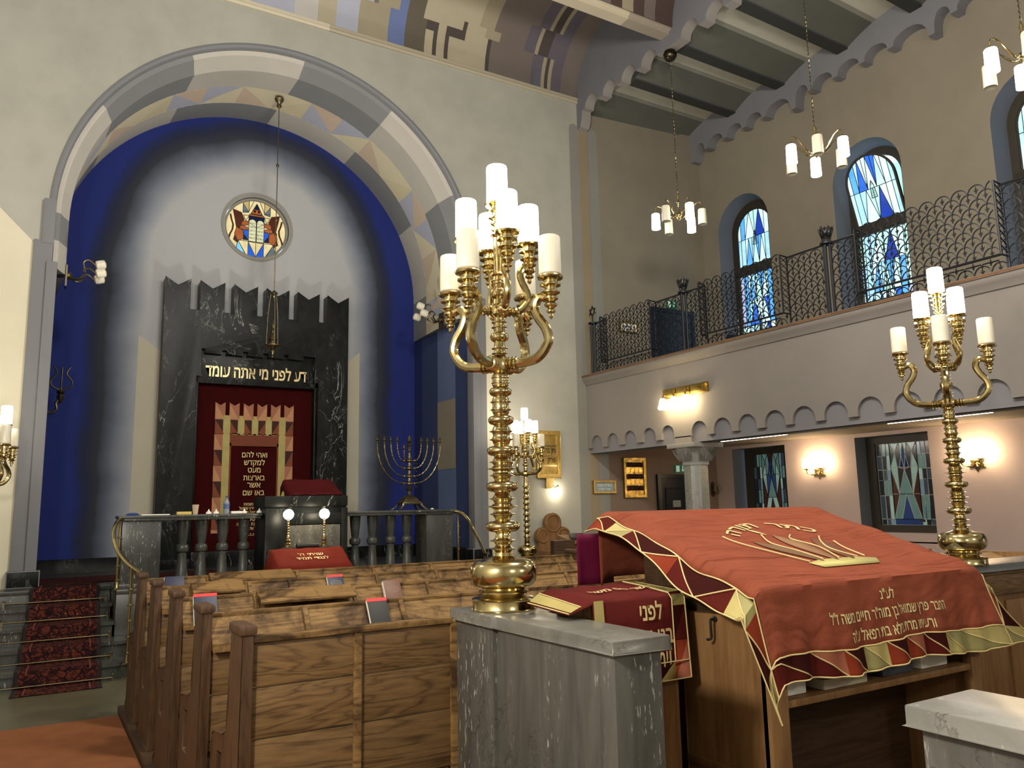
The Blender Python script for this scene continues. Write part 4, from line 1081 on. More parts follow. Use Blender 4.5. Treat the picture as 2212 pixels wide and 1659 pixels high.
# ---- balcony lamp with star plate
t = thing('balcony_lamp', 'brass three-light lamp glowing on the gallery front above the column', 'lamp', (XN, 8.65, 3.2))
m = MB()
for y0_, y1_, dz in ((8.80, 9.07, 0), (8.50, 8.78, .005), (8.20, 8.48, .0)): m.box(XN-.06, XN-.0, y0_, y1_, 3.22+dz, 3.34+dz); m.box(XN-.075, XN-.06, y0_+.02, y1_-.02, 3.235+dz, 3.325+dz)
m.box(XN-.02, XN, 8.16, 9.09, 3.21, 3.36)
m.build('back_plate', brass('gilt_plate', '#b99d58', .3, .35), t, bevel=.006)
for y in (8.98, 8.74, 8.50):
    m = MB(); m.tube([(XN-.05, y, 3.25), (XN-.13, y, 3.25), (XN-.15, y, 3.20)], .012, 8); m.build('arm', M_BRASS, t)
    MB().lathe([(.03, 3.20), (.045, 3.18), (.05, 3.13), (.075, 3.06), (.06, 3.035), (.05, 3.035)], (XN-.15, y, 0), 16).build('lamp_shade', glow('lit_balcony_shade', '#ffe6b4', 26.0), t)
# ---- fluorescent tubes under the gallery
for y0_, y1_, lb in ((7.96, 9.28, 'white tube lamp under the gallery, above the narrow stained window'), (5.0, 6.33, 'white tube lamp under the gallery, behind the right candelabrum')):
    t = thing('tube_lamp', lb, 'lamp', (9.5, (y0_+y1_)/2, 2.66), 0, 'tube lamps under the gallery')
    MB().box(9.46, 9.54, y0_-.02, y1_+.02, 2.645, 2.68).build('fitting', M_WHITE, t)
    MB().tube([(9.5, y0_, 2.63), (9.5, y1_, 2.63)], .016, 10).build('tube', glow('lit_tube', '#fff4e4', E_TUBE), t)
# ---- wall sconces between the lower windows
def sconce(y, label):
    t = thing('wall_sconce', label, 'sconce', (XR, y, 2.15), 0, 'lit twin sconces on the pink wall')
    star = []
    for k in range(12):
        r = .13 if k % 2 == 0 else .075; star.append((y+r*math.sin(PI/6*k), 2.12+r*math.cos(PI/6*k)))
    MB().extr(star, [], lambda a, b, c: (c, a, b), XR-.02, XR).build('star_plate', M_BRASS, t)
    for dy in (-.13, .13):
        m = MB(); m.tube(smooth_path([(XR-.02, y, 2.12), (XR-.10, y+dy*.4, 2.07), (XR-.15, y+dy, 2.10), (XR-.15, y+dy, 2.16)], 5), .011, 8); m.lathe([(.02, 2.15), (.05, 2.165), (.05, 2.175)], (XR-.15, y+dy, 0), 12); m.build('arm', M_BRASS, t)
        MB().lathe([(.045, 2.175), (.066, 2.19), (.074, 2.24), (.068, 2.33), (.06, 2.34)], (XR-.15, y+dy, 0), 16).build('lamp_shade', glow('lit_sconce_shade', '#ffe3b0', 22.0), t)
sconce(8.77, 'lit twin sconce on the pink wall between the two lower windows'); sconce(6.17, 'lit twin sconce on the pink wall behind the right candelabrum')

# ---- stained glass windows
UP = [('#c4e8ec', 1), ('#9fd0ee', 1), ('#2f6ad8', .9), ('#56a0e6', 1), ('#7a6450', .5), ('#b0e6dc', 1), ('#1d3ea8', .8), ('#a8b2d0', .9)]
GUP = [glass('sky_glass_%d' % i, c, E_WIN*k) for i, (c, k) in enumerate(UP)]
LOW = [('#6f918a', .2), ('#9cbcae', .22), ('#2c4478', .2), ('#2d3136', .12), ('#7f9aa8', .2), ('#4e2a1e', .15), ('#a9c6bd', .22), ('#46545e', .16)]
GLOW = [glass('aisle_glass_%d' % i, c, k*.9) for i, (c, k) in enumerate(LOW)]
def tier(polys, us, v0, v1, n, cols, rnd):
    u0, u1 = us; w_ = (u1-u0)/n
    for i in range(n):
        a_, b_ = u0+w_*i, u0+w_*(i+1); mid = (a_+b_)/2
        polys.append(([(a_, v0), (b_, v0), (mid, v1)], cols[(i+0) % len(cols)]))
        polys.append(([(a_, v0), (mid, v1), (a_, v1)], cols[(i+2) % len(cols)])); polys.append(([(b_, v0), (b_, v1), (mid, v1)], cols[(i+3) % len(cols)]))
def glass_panel(shape, polys, fn, mats, parent, lead, lead_r, part='glass'):
    m = MB(); l = MB(); seen = set()
    for p, mi in polys:
        if sum(p[i-1][0]*p[i][1]-p[i][0]*p[i-1][1] for i in range(len(p))) < 0: p = p[::-1]
        q = clip(p, shape)
        if len(q) < 3: continue
        m.extr(q, [], fn, 0, .008, mi)
        for i in range(len(q)):
            A, B = q[i-1], q[i]
            k = tuple(sorted(((round(A[0], 3), round(A[1], 3)), (round(B[0], 3), round(B[1], 3)))))
            if k in seen or math.dist(A, B) < .01: continue
            seen.add(k); l.tube([fn(*A, -.003), fn(*B, -.003)], lead_r, 4)
    m.build(part, mats, parent, ang=20); l.build('leading', lead, parent)
def upper_polys(v0, v1, seedk):
    R = random.Random(seedk); P = []
    H_ = v1-v0; nt_ = max(2, int(round(H_/.48)))
    for s in (-1, 1):
        for k in range(nt_):
            a_, b_ = v0+H_*k/nt_, v0+H_*(k+1)/nt_
            P.append(([(s*.43, a_), (s*.34, a_), (s*.34, b_), (s*.43, b_)], R.choice([0, 1, 5, 7]))); P.append(([(s*.34, a_), (s*.235, a_), (s*.235, b_), (s*.34, b_)], R.choice([0, 1, 1, 3])))
    for k in range(nt_):
        a_, b_ = v0+H_*k/nt_, v0+H_*(k+1)/nt_
        sets = [[2, 0, 5, 0], [3, 5, 0, 1], [0, 6, 1, 5]][(k+seedk) % 3]
        tier(P, (-.235, .235), a_, b_, 2 if (k+seedk) % 2 else 3, sets, R)
    P.append(([(-.05, v0+H_*.35), (.05, v0+H_*.35), (.03, v0+H_*.55), (0, v0+H_*.62), (-.03, v0+H_*.55)], 4))
    return P
for k, yc in enumerate(WY[:4]):
    wn = bpy.data.objects.new('window_%d' % (k+1), None); COL.objects.link(wn); wn.location = (XR+.3, yc, 3.9); wn['kind'] = 'structure'
    wn['label'] = ['arched blue stained glass window nearest the end wall', 'arched stained glass window with its upper sash tilted open', 'arched stained glass window cut by the right edge', 'arched stained glass window beyond the right edge'][k]
    XF = XR+.29
    out_ = [(yc-.56, 3.85), (yc+.56, 3.85), (yc+.56, 6.79)]+arc(yc, 6.79, .56, 0, PI, 20)[1:]
    lowh = [(yc-.43, 3.95), (yc+.43, 3.95), (yc+.43, 5.93), (yc-.43, 5.93)]
    uph = [(yc-.43, 6.10), (yc+.43, 6.10), (yc+.43, 6.76)]+arc(yc, 6.76, .43, 0, PI, 20)[1:]
    m = MB(); m.extr(out_, [lowh, uph], lambda a, b, c: (c, a, b), XF, XF+.08); m.build('window_frame', M_WFRAME, wn)
    m = MB(); m.box(XF-.03, XF, yc-.5, yc+.5, 5.95, 6.08); m.box(XF-.02, XF, yc-.44, yc+.44, 4.78, 4.82); m.build('transom', M_WFRAME, wn, bevel=.006)
    shp = [(-.43, 3.95), (.43, 3.95), (.43, 5.93), (-.43, 5.93)]
    glass_panel(shp, upper_polys(3.95, 5.93, k+1), lambda a, b, c: (XF+.04+c, yc-a, b), GUP, wn, M_LEAD, .006)
    shu = [(-.41, 6.12), (.41, 6.12), (.41, 6.76)]+arc(0, 6.76, .41, 0, PI, 20)[1:]
    tilt = math.radians(17) if k == 1 else 0
    def fu(a, b, c, tilt=tilt, yc=yc):
        d = b-6.10; return (XF+.03+c-d*math.sin(tilt), yc-a, 6.10+d*math.cos(tilt))
    glass_panel(shu, upper_polys(6.12, 7.17, k+4), fu, GUP, wn, M_LEAD, .006, 'sash_glass')
    m = MB(); so = [(-.44, 6.09), (.44, 6.09), (.44, 6.76)]+arc(0, 6.76, .44, 0, PI, 20)[1:]
    m.extr(so, [shu], lambda a, b, c: fu(a, b, c-.02), 0, .05); m.build('sash_frame', M_WFRAME, wn)
    if k == 1:
        m = MB(); m.plate([(-.43, 6.10), (.43, 6.10), (.43, 6.76)]+arc(0, 6.76, .43, 0, PI, 20)[1:], [], lambda a, b: (XF+.5, yc-a, b))
        m.build('daylight_opening', glass('green_daylight', '#8fe0c0', 1.2), wn)
    # lower window
    wl = bpy.data.objects.new('window_%d' % (k+5), None); COL.objects.link(wl); wl.location = (XR+.3, yc, 1.1); wl['kind'] = 'structure'
    wl['label'] = ['narrow looking stained aisle window behind the column', 'stained aisle window with bright lead lines beside the right candelabrum', 'stained aisle window beyond the right edge', 'stained aisle window far right beyond the edge'][k]
    y0_, y1_ = (yc-.48, yc+.50) if k else (yc-.44, yc+.44)
    m = MB(); m.extr([(y0_-.14, 1.10), (y1_+.12, 1.10), (y1_+.12, 2.66), (y0_-.14, 2.66)], [[(y0_+.04, 1.25), (y1_-.04, 1.25), (y1_-.04, 2.51), (y0_+.04, 2.51)]], lambda a, b, c: (c, a, b), XF-.02, XF+.06); m.build('window_frame', M_WFRAME, wl, bevel=.006)
    m = MB(); m.box(XR-.0, XF+.05, yc-.62, yc+.62, 1.0, 1.14); m.build('window_sill', M_PINK, wl)
    cx = (y0_+y1_)/2; hw = (y1_-y0_)/2-.04
    P = []; vs_ = [1.25, 1.36, 1.62, 1.86, 2.06, 2.28, 2.51]
    if k: vs_ = [1.25, 1.34, 1.70, 1.94, 2.10, 2.32, 2.51]
    for s in (-1, 1):
        for j in range(6):
            for u0_, u1_, ch in ((hw, hw*.80, [3, 7, 3]), (hw*.80, hw*.64, [7, 3, 0]), (hw*.64, hw*.50, [4, 6, 0])):
                P.append(([(s*u0_, vs_[j]), (s*u1_, vs_[j]), (s*u1_, vs_[j+1]), (s*u0_, vs_[j+1])], ch[(j+(s > 0)) % 3] if u0_ > hw*.6 else (4 if k else 0)))
    c_ = hw*.5
    dk, pale, blue, mid = (3, 0, 2, 5) if k else (2, 6, 2, 5)
    P += [([(-c_, 1.25), (c_, 1.25), (c_, 1.34), (-c_, 1.34)], blue)]
    P += [([(-c_, 1.34), (-c_*.45, 1.34), (0, 1.72), (-c_*.5, 1.72)], pale), ([(c_, 1.34), (c_*.45, 1.34), (0, 1.72), (c_*.5, 1.72)], pale), ([(-c_*.45, 1.34), (c_*.45, 1.34), (0, 1.72)], blue if k else 5)]
    P += [([(-c_, 1.34), (-c_*.5, 1.72), (-c_, 1.72)], mid), ([(c_, 1.34), (c_*.5, 1.72), (c_, 1.72)], mid)]
    P += [([(-c_*.5, 1.72), (c_*.5, 1.72), (0, 2.10)], pale if k else 0)]
    for s in (-1, 1):
        P += [([(s*c_*.5, 1.72), (s*c_*.0, 2.10), (s*c_*.5, 2.14)], dk), ([(s*c_*.5, 1.72), (s*c_, 1.72), (s*c_, 2.12)], mid), ([(s*c_*.5, 1.72), (s*c_, 2.12), (s*c_*.5, 2.14)], 1), ([(s*c_*.5, 2.14), (s*c_, 2.12), (s*c_*.62, 2.36)], 1),
              ([(s*c_, 2.12), (s*c_, 2.51), (s*c_*.62, 2.36)], 3 if k else 0), ([(s*c_*.62, 2.36), (s*c_, 2.51), (s*c_*.3, 2.51)], 0), ([(s*c_*.5, 2.14), (s*c_*.62, 2.36), (s*c_*.3, 2.51), (0, 2.10)], 0 if not k else 3)]
    P += [([(0, 2.10), (c_*.3, 2.51), (-c_*.3, 2.51)], 0 if k else 5), ([(-c_*.34, 2.13), (c_*.34, 2.13), (0, 2.50)], 2)]
    glass_panel([(-hw, 1.25), (hw, 1.25), (hw, 2.51), (-hw, 2.51)], P, lambda a, b, c: (XF+.03+c, cx-a, b), GLOW, wl, M_LEADL if k else M_LEAD, .006)
    if k == 1:
        MB().box(XF-.05, XF-.02, y0_+.2, y0_+.26, 1.30, 1.34).box(XF-.05, XF-.02, y0_-.06, y0_-.02, 1.62, 1.72).build('window_handle', M_WFRAME, wl)

# ---- gallery railing
PY = [10.93, 8.65, 6.10, 3.55]
def rail_post(y, label, star):
    t = thing('railing_post', label, 'post', (XN+.07, y, 3.87), 0, 'iron posts of the gallery railing')
    x = XN+.07
    m = MB()
    for dx_, dy_ in ((0, .045), (0, -.045), (-.035, 0)): m.lathe([(.020, 3.87), (.020, 4.77)], (x+dx_, y+dy_, 0), 10)
    m.build('columns', M_IRON, t)
    MB().lathe([(.07, 3.871), (.07, 3.895), (.05, 3.90)], (x, y, 0), 14).lathe([(.055, 4.765), (.082, 4.775), (.082, 4.80), (.05, 4.806)], (x, y, 0), 14).build('collar', M_IRON, t)
    if star:
        m = MB(); m.tube([(x, y, 4.80), (x, y, 4.92)], .012, 8)
        for q in (0, 1):
            tri = [(x, y+.095*math.sin(PI*q+2*PI*k/3), 5.0+.095*math.cos(PI*q+2*PI*k/3)) for k in range(3)]
            m.tube(tri, .011, 6, closed=True)
        m.build('star_finial', M_IRON, t)
    else:
        m = MB(); n = 6
        for k in range(n):
            a0 = 2*PI*k/n; vs = []
            for aa, hh in ((a0+.06, 5.0), (a0+PI/n*.55, 4.955), (a0+PI/n, 4.985), (a0+PI/n*1.45, 4.955), (a0+2*PI/n-.06, 5.0)):
                vs.append((aa, hh))
            lo_ = [(x+.050*math.cos(aa), y+.050*math.sin(aa), 4.85) for aa, _ in vs]; hi_ = [(x+.085*math.cos(aa), y+.085*math.sin(aa), hh) for aa, hh in vs]
            m.strip([lo_, hi_])
        m.build('crown_finial', plain('crown_iron', '#3a3b3d', .3, .8), t, solid=.006)
        MB().lathe([(.04, 4.80), (.055, 4.815), (.05, 4.825), (.062, 4.84), (.045, 4.855)], (x, y, 0), 14).build('finial_ring', plain('ring_steel', '#77777a', .25, .9), t)
for i, y in enumerate(PY): rail_post(y, ['iron railing post topped by a star, against the end wall', 'iron railing post with a crown, left of the first arched window', 'iron railing post with a crown, between the two arched windows', 'iron railing post beyond the right edge'][i], i == 0)
def scales(m, X, ya, yb, z0, z1, top_round, ph=0):
    p = .178; h = .077; r_ = 0
    z = z0
    row = 0
    while z < z1-.03:
        off = p/2 if row % 2 else 0
        y = yb-off
        n = int(round((yb-ya)/p))+1
        for i in range(n+1):
            yc = yb-p/2-p*i+off
            if yc < ya-.02 or yc > yb+.02: continue
            a0, a1 = 0, PI
            pts = []
            for k in range(9):
                an = PI*k/8; yy = yc+p*.5*math.cos(an)*.98; zz = z+.094*math.sin(an)
                if ya-.001 <= yy <= yb+.001 and zz <= z1+(.09 if top_round else 0): pts.append((X, yy, zz))
            if len(pts) > 2: m.tube(pts, .007, 4)
            if ya+.02 < yc < yb-.02 and z+.08 < z1+.06:
                m.tube([(X, yc, z+.0), (X, yc, z+.03)], .006, 4)
                m.extr([(yc-.004, z+.012), (yc+.004, z+.012), (yc+.024, z+.042), (yc+.009, z+.038), (yc, z+.078), (yc-.009, z+.038), (yc-.024, z+.042)], [], lambda a, b, c: (c, a, b), X-.004, X+.004)
        z += h; row += 1
BASK = [(10.56, 9.28), (8.20, 6.72), (5.62, 4.02)]
for i in range(3):
    yb, ya = PY[i]-.06, PY[i+1]+.06; b1, b0 = BASK[i]
    t = thing('gallery_railing', ['wrought iron scale railing bay nearest the end wall', 'wrought iron scale railing bay in front of the first arched window', 'wrought iron scale railing bay at the right edge'][i], 'railing', (XN+.07, (ya+yb)/2, 3.87), 0, 'scale pattern railing bays of the gallery')
    x = XN+.07; xb = XN-.06
    for (a_, b_, nm) in ((b1, yb, 'side_panel'), (ya, b0, 'side_panel')):
        m = MB(); scales(m, x, a_, b_, 3.90, 4.76, False); m.tube([(x, a_, 4.78), (x, b_, 4.78)], .012, 6); m.tube([(x, a_, 3.885), (x, b_, 3.885)], .010, 6)
        m.build(nm, M_IRON, t)
    m = MB(); scales(m, xb, b0, b1, 4.03, 4.82, True); m.tube([(xb, b0, 4.03), (xb, b1, 4.03)], .013, 6); m.tube([(xb, b0, 4.03), (xb, b0, 4.80)], .012, 6); m.tube([(xb, b1, 4.03), (xb, b1, 4.80)], .012, 6); m.build('basket_panel', M_IRON, t)
    for y in (b0, b1):
        m = MB(); m.tube([(x, y, 3.89), (x, y, 4.79)], .013, 6); m.tube([(x, y, 4.79), (xb, y, 4.80)], .010, 6); m.tube([(x, y, 4.03), (xb, y, 4.03)], .010, 6)
        n = 9; zz = [4.06+.72*k/n for k in range(n+1)]
        m.tube([(x if k % 2 else xb, y, q) for k, q in enumerate(zz)], .007, 5); m.tube([(xb if k % 2 else x, y, q) for k, q in enumerate(zz)], .007, 5)
        m.build('basket_side', M_IRON, t)
    m = MB(); scales(m, x, b0, b1, 3.90, 4.03, False); m.tube([(x, b0, 3.885), (x, b1, 3.885)], .010, 6); m.build('bottom_panel', M_IRON, t)

# ---- column under the gallery
t = thing('column', 'octagonal grey marble column with carved capital under the gallery front', 'column', (8.40, 8.74, 0))
o8 = lambda r, z: [(8.40+r*math.cos(PI/4*k+PI/8), 8.74+r*math.sin(PI/4*k+PI/8), z) for k in range(8)]
m = MB(); m.strip([o8(.24, 0), o8(.24, .12), o8(.19, .16), o8(.185, 2.2)], 0, True); m.build('shaft', marble_grey('column_marble', '#6d6c68', '#8f8d86'), t, ang=20)
m = MB(); m.strip([o8(.20, 2.195), o8(.205, 2.215), o8(.20, 2.235)], 0, True); m.box(8.11, 8.69, 8.45, 9.03, 2.45, 2.515)
sq = lambda h, z: [(8.40+h*dx_, 8.74+h*dy_, z) for dx_, dy_ in ((1, .42), (.42, 1), (-.42, 1), (-1, .42), (-1, -.42), (-.42, -1), (.42, -1), (1, -.42))]
m.strip([sq(.185, 2.23), sq(.20, 2.27), sq(.255, 2.40), sq(.275, 2.455)], 0, True)
m.build('capital', plaster('capital_stone', '#8d8a85', .08), t, bevel=.004)
m = MB(); R_ = random.Random(3)
for s_, ax in ((-1, 'x'), (-1, 'y')):
    for k in range(9):
        u = -.15+.30*k/8
        P = [(u, 2.26), (u*1.2+.03*R_.uniform(-1, 1), 2.32), (u*1.45+.03*R_.uniform(-1, 1), 2.38), (u*1.6, 2.43)]
        def L3(u_, z_): 
            h = .185+(z_-2.23)*.40+.006
            return (8.40-h, 8.74+u_*.75, z_) if ax == 'x' else (8.40+u_*.75, 8.74-h, z_)
        m.tube([L3(*q) for q in P], [.010, .014, .012, .006], 6)
m.build('carved_leaves', plaster('carving_stone', '#6f6c68', .1), t)

# ---- gallery end wall: door, sign, letter board
def panel_door(name, x0_, x1_, z0_, z1_, lab, hexc):
    d = bpy.data.objects.new(name, None); COL.objects.link(d); d.location = (x0_, YF, z0_); d['kind'] = 'structure'; d['label'] = lab
    mt = plain('door_paint_'+hexc[1:], hexc, .3)
    m = MB(); m.extr([(x0_-.07, z0_), (x0_-.07, z1_+.07), (x1_+.07, z1_+.07), (x1_+.07, z0_), (x1_, z0_), (x1_, z1_), (x0_, z1_), (x0_, z0_)], [], lambda a, b, c: (a, c, b), YF-.06, YF); m.build('door_frame', mt, d, bevel=.006)
    m = MB(); m.box(x0_, x1_, YF-.035, YF, z0_, z1_); m.build('door_leaf', mt, d)
    m = MB()
    for (p0, p1, q0, q1) in ((.12, .88, .08, .40), (.12, .88, .48, .92)):
        xa, xb = x0_+(x1_-x0_)*p0, x0_+(x1_-x0_)*p1; za, zb = z0_+(z1_-z0_)*q0, z0_+(z1_-z0_)*q1
        m.extr([(xa, za), (xb, za), (xb, zb), (xa, zb)], [[(xa+.04, za+.04), (xb-.04, za+.04), (xb-.04, zb-.04), (xa+.04, zb-.04)]], lambda a, b, c: (a, c, b), YF-.05, YF-.033)
    m.build('door_panel', mt, d, bevel=.005)
    return d
d1 = panel_door('door_1', 9.78, 10.72, 3.81, 5.22, 'dark blue door on the gallery behind the railing', '#141a27')
d2 = panel_door('door_2', 9.74, 10.62, 0.0, 2.10, 'dark blue-black door under the gallery beside the column', '#121720')
m = MB(); m.box(10.02, 10.20, YF-.05, YF-.034, 1.58, 1.70); m.build('door_plate', plain('door_notice', '#8f8f8c', .5), d2)
def framed(name, lab, cat, x0_, x1_, z0_, z1_, fr, face, lines=(), tcol=None, fw_=.04, group=None):
    t = thing(name, lab, cat, ((x0_+x1_)/2, YF, (z0_+z1_)/2), 0, group)
    MB().extr([(x0_, z0_), (x1_, z0_), (x1_, z1_), (x0_, z1_)], [[(x0_+fw_, z0_+fw_), (x1_-fw_, z0_+fw_), (x1_-fw_, z1_-fw_), (x0_+fw_, z1_-fw_)]], lambda a, b, c: (a, c, b), YF-.05, YF).build('frame', fr, t, bevel=.008)
    MB().box(x0_+fw_*.8, x1_-fw_*.8, YF-.03, YF, z0_+fw_*.8, z1_-fw_*.8).build('board', face, t)
    if lines:
        put_lines([(s_, sz, z_, wd) for s_, z_, sz, wd in lines], lambda z_: (lambda a, b: ((x0_+x1_)/2+a, YF-.033, z_+b)), tcol or M_BLACK, t, .02)
    return t
M_GILT = brass('gilt_board', '#b89f60', .35, .3)
framed('letter_board', 'small brass board with black letters behind the gallery railing', 'sign', 8.95, 9.38, 4.74, 4.94, M_GILT, M_WHITE, [('ערבית', 4.79, .12, .30)], None, .03)
def exit_sign(x0_, z0_, lab):
    t = thing('exit_sign', lab, 'sign', (x0_+.12, YF, z0_), 0, 'green exit signs')
    MB().box(x0_, x0_+.26, YF-.04, YF-.005, z0_, z0_+.15).build('sign_box', glow('exit_green', '#2f8a5c', .08, '#2a5f45'), t)
    m = MB(); m.box(x0_+.02, x0_+.10, YF-.043, YF-.04, z0_+.02, z0_+.13)
    m.extr([(x0_+.17, z0_+.13), (x0_+.19, z0_+.13), (x0_+.19, z0_+.06), (x0_+.215, z0_+.06), (x0_+.18, z0_+.02), (x0_+.145, z0_+.06), (x0_+.17, z0_+.06)], [], lambda a, b, c: (a, c, b), YF-.044, YF-.04)
    m.build('pictogram', glow('exit_white', '#e8fff0', .15, '#a9b8ae'), t)
exit_sign(10.12, 2.20, 'green exit sign above the dark door under the gallery'); exit_sign(10.12, 5.31, 'green exit sign above the blue door on the gallery')
# number board with lamp on the front wall
t = framed('number_board', 'tall gilt frame board with black Hebrew letters on the front wall', 'board', 7.10, 7.57, 2.10, 2.88, brass('bright_gilt', '#c6ab66', .3, .2), M_GILT, [('ותן ברכה', 2.52, .12, .30), ('פרק   ד', 2.36, .12, .28)], None, .07)
m = MB()
for z_ in (2.31, 2.47, 2.64): m.box(7.17, 7.50, YF-.042, YF-.03, z_-.02, z_+.01)
m.build('letter_slats', M_BRASS, t)
t = thing('picture_lamp', 'small brass lamp with a lit bulb below the gilt number board', 'lamp', (7.40, YF, 2.0))
m = MB(); m.box(7.27, 7.42, YF-.05, YF, 1.93, 2.10); m.tube(smooth_path([(7.36, YF-.03, 1.97), (7.42, YF-.10, 1.95), (7.47, YF-.10, 1.98), (7.47, YF-.10, 1.95)], 4), .012, 8); m.build('bracket', M_BRASS, t)
MB().lathe([(.03, 1.95), (.055, 1.93), (.06, 1.86), (.045, 1.81), (.02, 1.80)], (7.47, YF-.10, 0), 14).build('bulb_shade', glow('lit_small_shade', '#ffeecb', 16.0), t)
# small lamp-board and memorial board in the aisle
framed('glass_sign', 'small wide brass sign on the wall strip under the gallery', 'sign', 8.24, 8.72, 1.84, 2.06, M_GILT, plain('sign_glass', '#7f98a0', .25), [('עזרת נשים', 1.96, .06, .3), ('שערי תפלה', 1.90, .05, .26)], M_WHITE, .035)
t = framed('memorial_board', 'gilt framed board with rows of small lamps and name plates', 'board', 8.91, 9.41, 1.76, 2.46, brass('memorial_gilt', '#b59b5a', .35, .3), M_GILT, (), None, .05)
m = MB(); p = MB()
for r_ in range(3):
    for c_ in range(4):
        x_ = 9.01+.097*c_; z_ = 2.33-.205*r_
        m = MB(); p = MB(); m.lathe([(.012, z_-.03), (.03, z_-.01), (.012, z_+.01), (.03, z_+.03), (.03, z_+.05)], (x_, YF-.055, 0), 8); m.tube([(x_-.03, YF-.05, z_+.04), (x_-.03, YF-.05, z_-.03), (x_+.03, YF-.05, z_-.03), (x_+.03, YF-.05, z_+.04)], .008, 5)
        p.box(x_-.042, x_+.042, YF-.036, YF-.03, z_-.12, z_-.06)
        m.build('lamp_holder', plain('dark_holders', '#3a1512', .4), t); p.build('name_plate', brass('plate_brass', '#c4a259', .3, .15), t)
# unlit candle bracket on the corner
t = thing('candle_bracket', 'small unlit brass twin bracket on the wall right of the column', 'sconce', (11.07, YF, 1.9))
m = MB(); m.extr([(11.02, 1.78), (11.06, 1.75), (11.10, 1.78), (11.10, 2.0), (11.06, 2.04), (11.02, 2.0)], [], lambda a, b, c: (a, c, b), YF-.03, YF); m.build('back_plate', M_OLDBR, t)
for dx_ in (-.05, .05):
    m = MB(); m.tube([(11.06, YF-.02, 1.84), (11.06+dx_, YF-.10, 1.80), (11.06+dx_, YF-.12, 1.86)], .008, 6); m.lathe([(.02, 1.86), (.022, 1.96)], (11.06+dx_, YF-.12, 0), 10); m.build('arm', M_OLDBR, t)
# piano-like shapes on the gallery: music stand
t = thing('coat_stand', 'dark stand with bright metal parts on the gallery behind the railing', 'stand', (9.0, 8.3, 3.8))
MB().lathe([(.16, 3.801), (.16, 3.82), (.02, 3.84), (.02, 4.5), (.06, 4.52), (.02, 4.54)], (9.0, 8.3, 0), 12).build('pole', plain('stand_metal', '#55524a', .25, .9), t)
MB().box(8.8, 9.2, 8.25, 8.35, 4.05, 4.12).build('cross_bar', M_BLACK, t)

# ---- throne chair and its desk by the front wall
t = thing('throne_chair', 'wooden chair with a trefoil back against the front wall', 'chair', (7.3, 10.85, 0))
tre = arc(7.30, 1.37, .16, -.35, PI+.35, 14)+arc(7.10, 1.17, .13, PI*.55, PI*1.3, 8)+[(7.02, .9), (7.58, .9)]+arc(7.50, 1.17, .13, -.3*PI, .45*PI, 8)
MB().extr(tre, [], lambda a, b, c: (a, c, b), 10.93, 11.0).build('backrest', M_WPANEL, t, bevel=.01)
m = MB()
for cx_, cz_, r_ in ((7.30, 1.37, .115), (7.10, 1.17, .085), (7.50, 1.17, .085)): m.lathe([(r_, 0), (r_+.02, .012), (r_+.035, 0), (r_, 0)], (cx_, 10.925, cz_), 24, ax=Matrix.Rotation(PI/2, 3, 'X'), cap=False)
m.build('carved_ring', M_WPANEL, t)
MB().box(6.98, 7.62, 10.5, 10.98, .42, .50).build('seat', M_WPANEL, t, bevel=.01)
for x_ in (6.96, 7.58):
    MB().box(x_, x_+.06, 10.45, 10.98, 0, .95).build('side_panel', M_WPANEL, t, bevel=.01)
t = thing('reading_desk', 'small wooden desk with a slanting top in front of the trefoil chair', 'desk', (7.35, 10.1, 0))
m = MB(); m.box(7.02, 7.66, 9.95, 10.30, 0, 1.08); m.build('cabinet', wood('desk_panel', '#6d4524', '#4a2c15', 'Z'), t, bevel=.008)
MB().hexa([(6.98, 9.90, 1.08), (7.72, 9.90, 1.08), (7.72, 10.34, 1.08), (6.98, 10.34, 1.08), (6.98, 9.90, 1.11), (7.72, 9.90, 1.11), (7.72, 10.34, 1.20), (6.98, 10.34, 1.20)]).build('desk_top', M_WPANEL, t)
MB().box(6.62, 7.0, 9.9, 10.0, 0, 1.14).build('side_post', M_WDARK, t, bevel=.01)
o = MB().box(-.11, .11, -.15, .15, 0, .03).build('book', M_BLACK, None, bevel=.004); o.location = (7.18, 10.1, 1.165); o.rotation_euler = (.2, 0, -.5); tag(o, 'black book lying on the small desk in front of the trefoil chair', 'book')
o = MB().box(6.78, 6.92, 10.02, 10.25, .0, .9).build('folder_stack', plain('grey_card', '#6a6c6c', .6), None, bevel=.004); tag(o, 'grey upright board leaning between the far candelabrum and the small desk', 'board')

# ================================================================== PEWS, BOOKS, CARPET
PX0, PX1 = .775, 5.02
ROWS = [3.475, 4.355, 5.265, 6.170, 7.025]
m = MB(); m.box(PX0-.045, 1.80, 2.6, 7.75, 0, .06); m.box(1.80, PX1+.05, 3.60, 7.75, 0, .06)
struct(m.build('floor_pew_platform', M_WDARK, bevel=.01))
def end_panel(x0, x1, y, parent, mat, zb=.06):
    o = [(y, zb), (y+.60, zb), (y+.60, .10), (y+.54, .14), (y+.53, .60), (y+.515, .655), (y+.49, .675), (y+.30, .700), (y+.245, .72), (y+.215, .80), (y+.19, 1.157), (y, 1.157)]
    h = [(y+.32, .40), (y+.45, .40), (y+.45, .60), (y+.33, .615)]
    ep = MB().extr(o, [h], lambda a, b, c: (c, a, b), x0, x1).build('end_panel', mat, parent, bevel=.006)
    MB().box(x0-.012, x1+.012, y-.012, y+.205, 1.145, 1.185).build('post_cap', mat, ep, bevel=.012)
PEWLAB = ['oak pew nearest the camera, its plain planked back facing us', 'second oak pew from the camera, with black prayer book on its desk', 'third oak pew from the camera, with raised flap and brown prayer book', 'fourth oak pew from the camera, with navy prayer book beside the middle', 'farthest oak pew, directly in front of the podium']
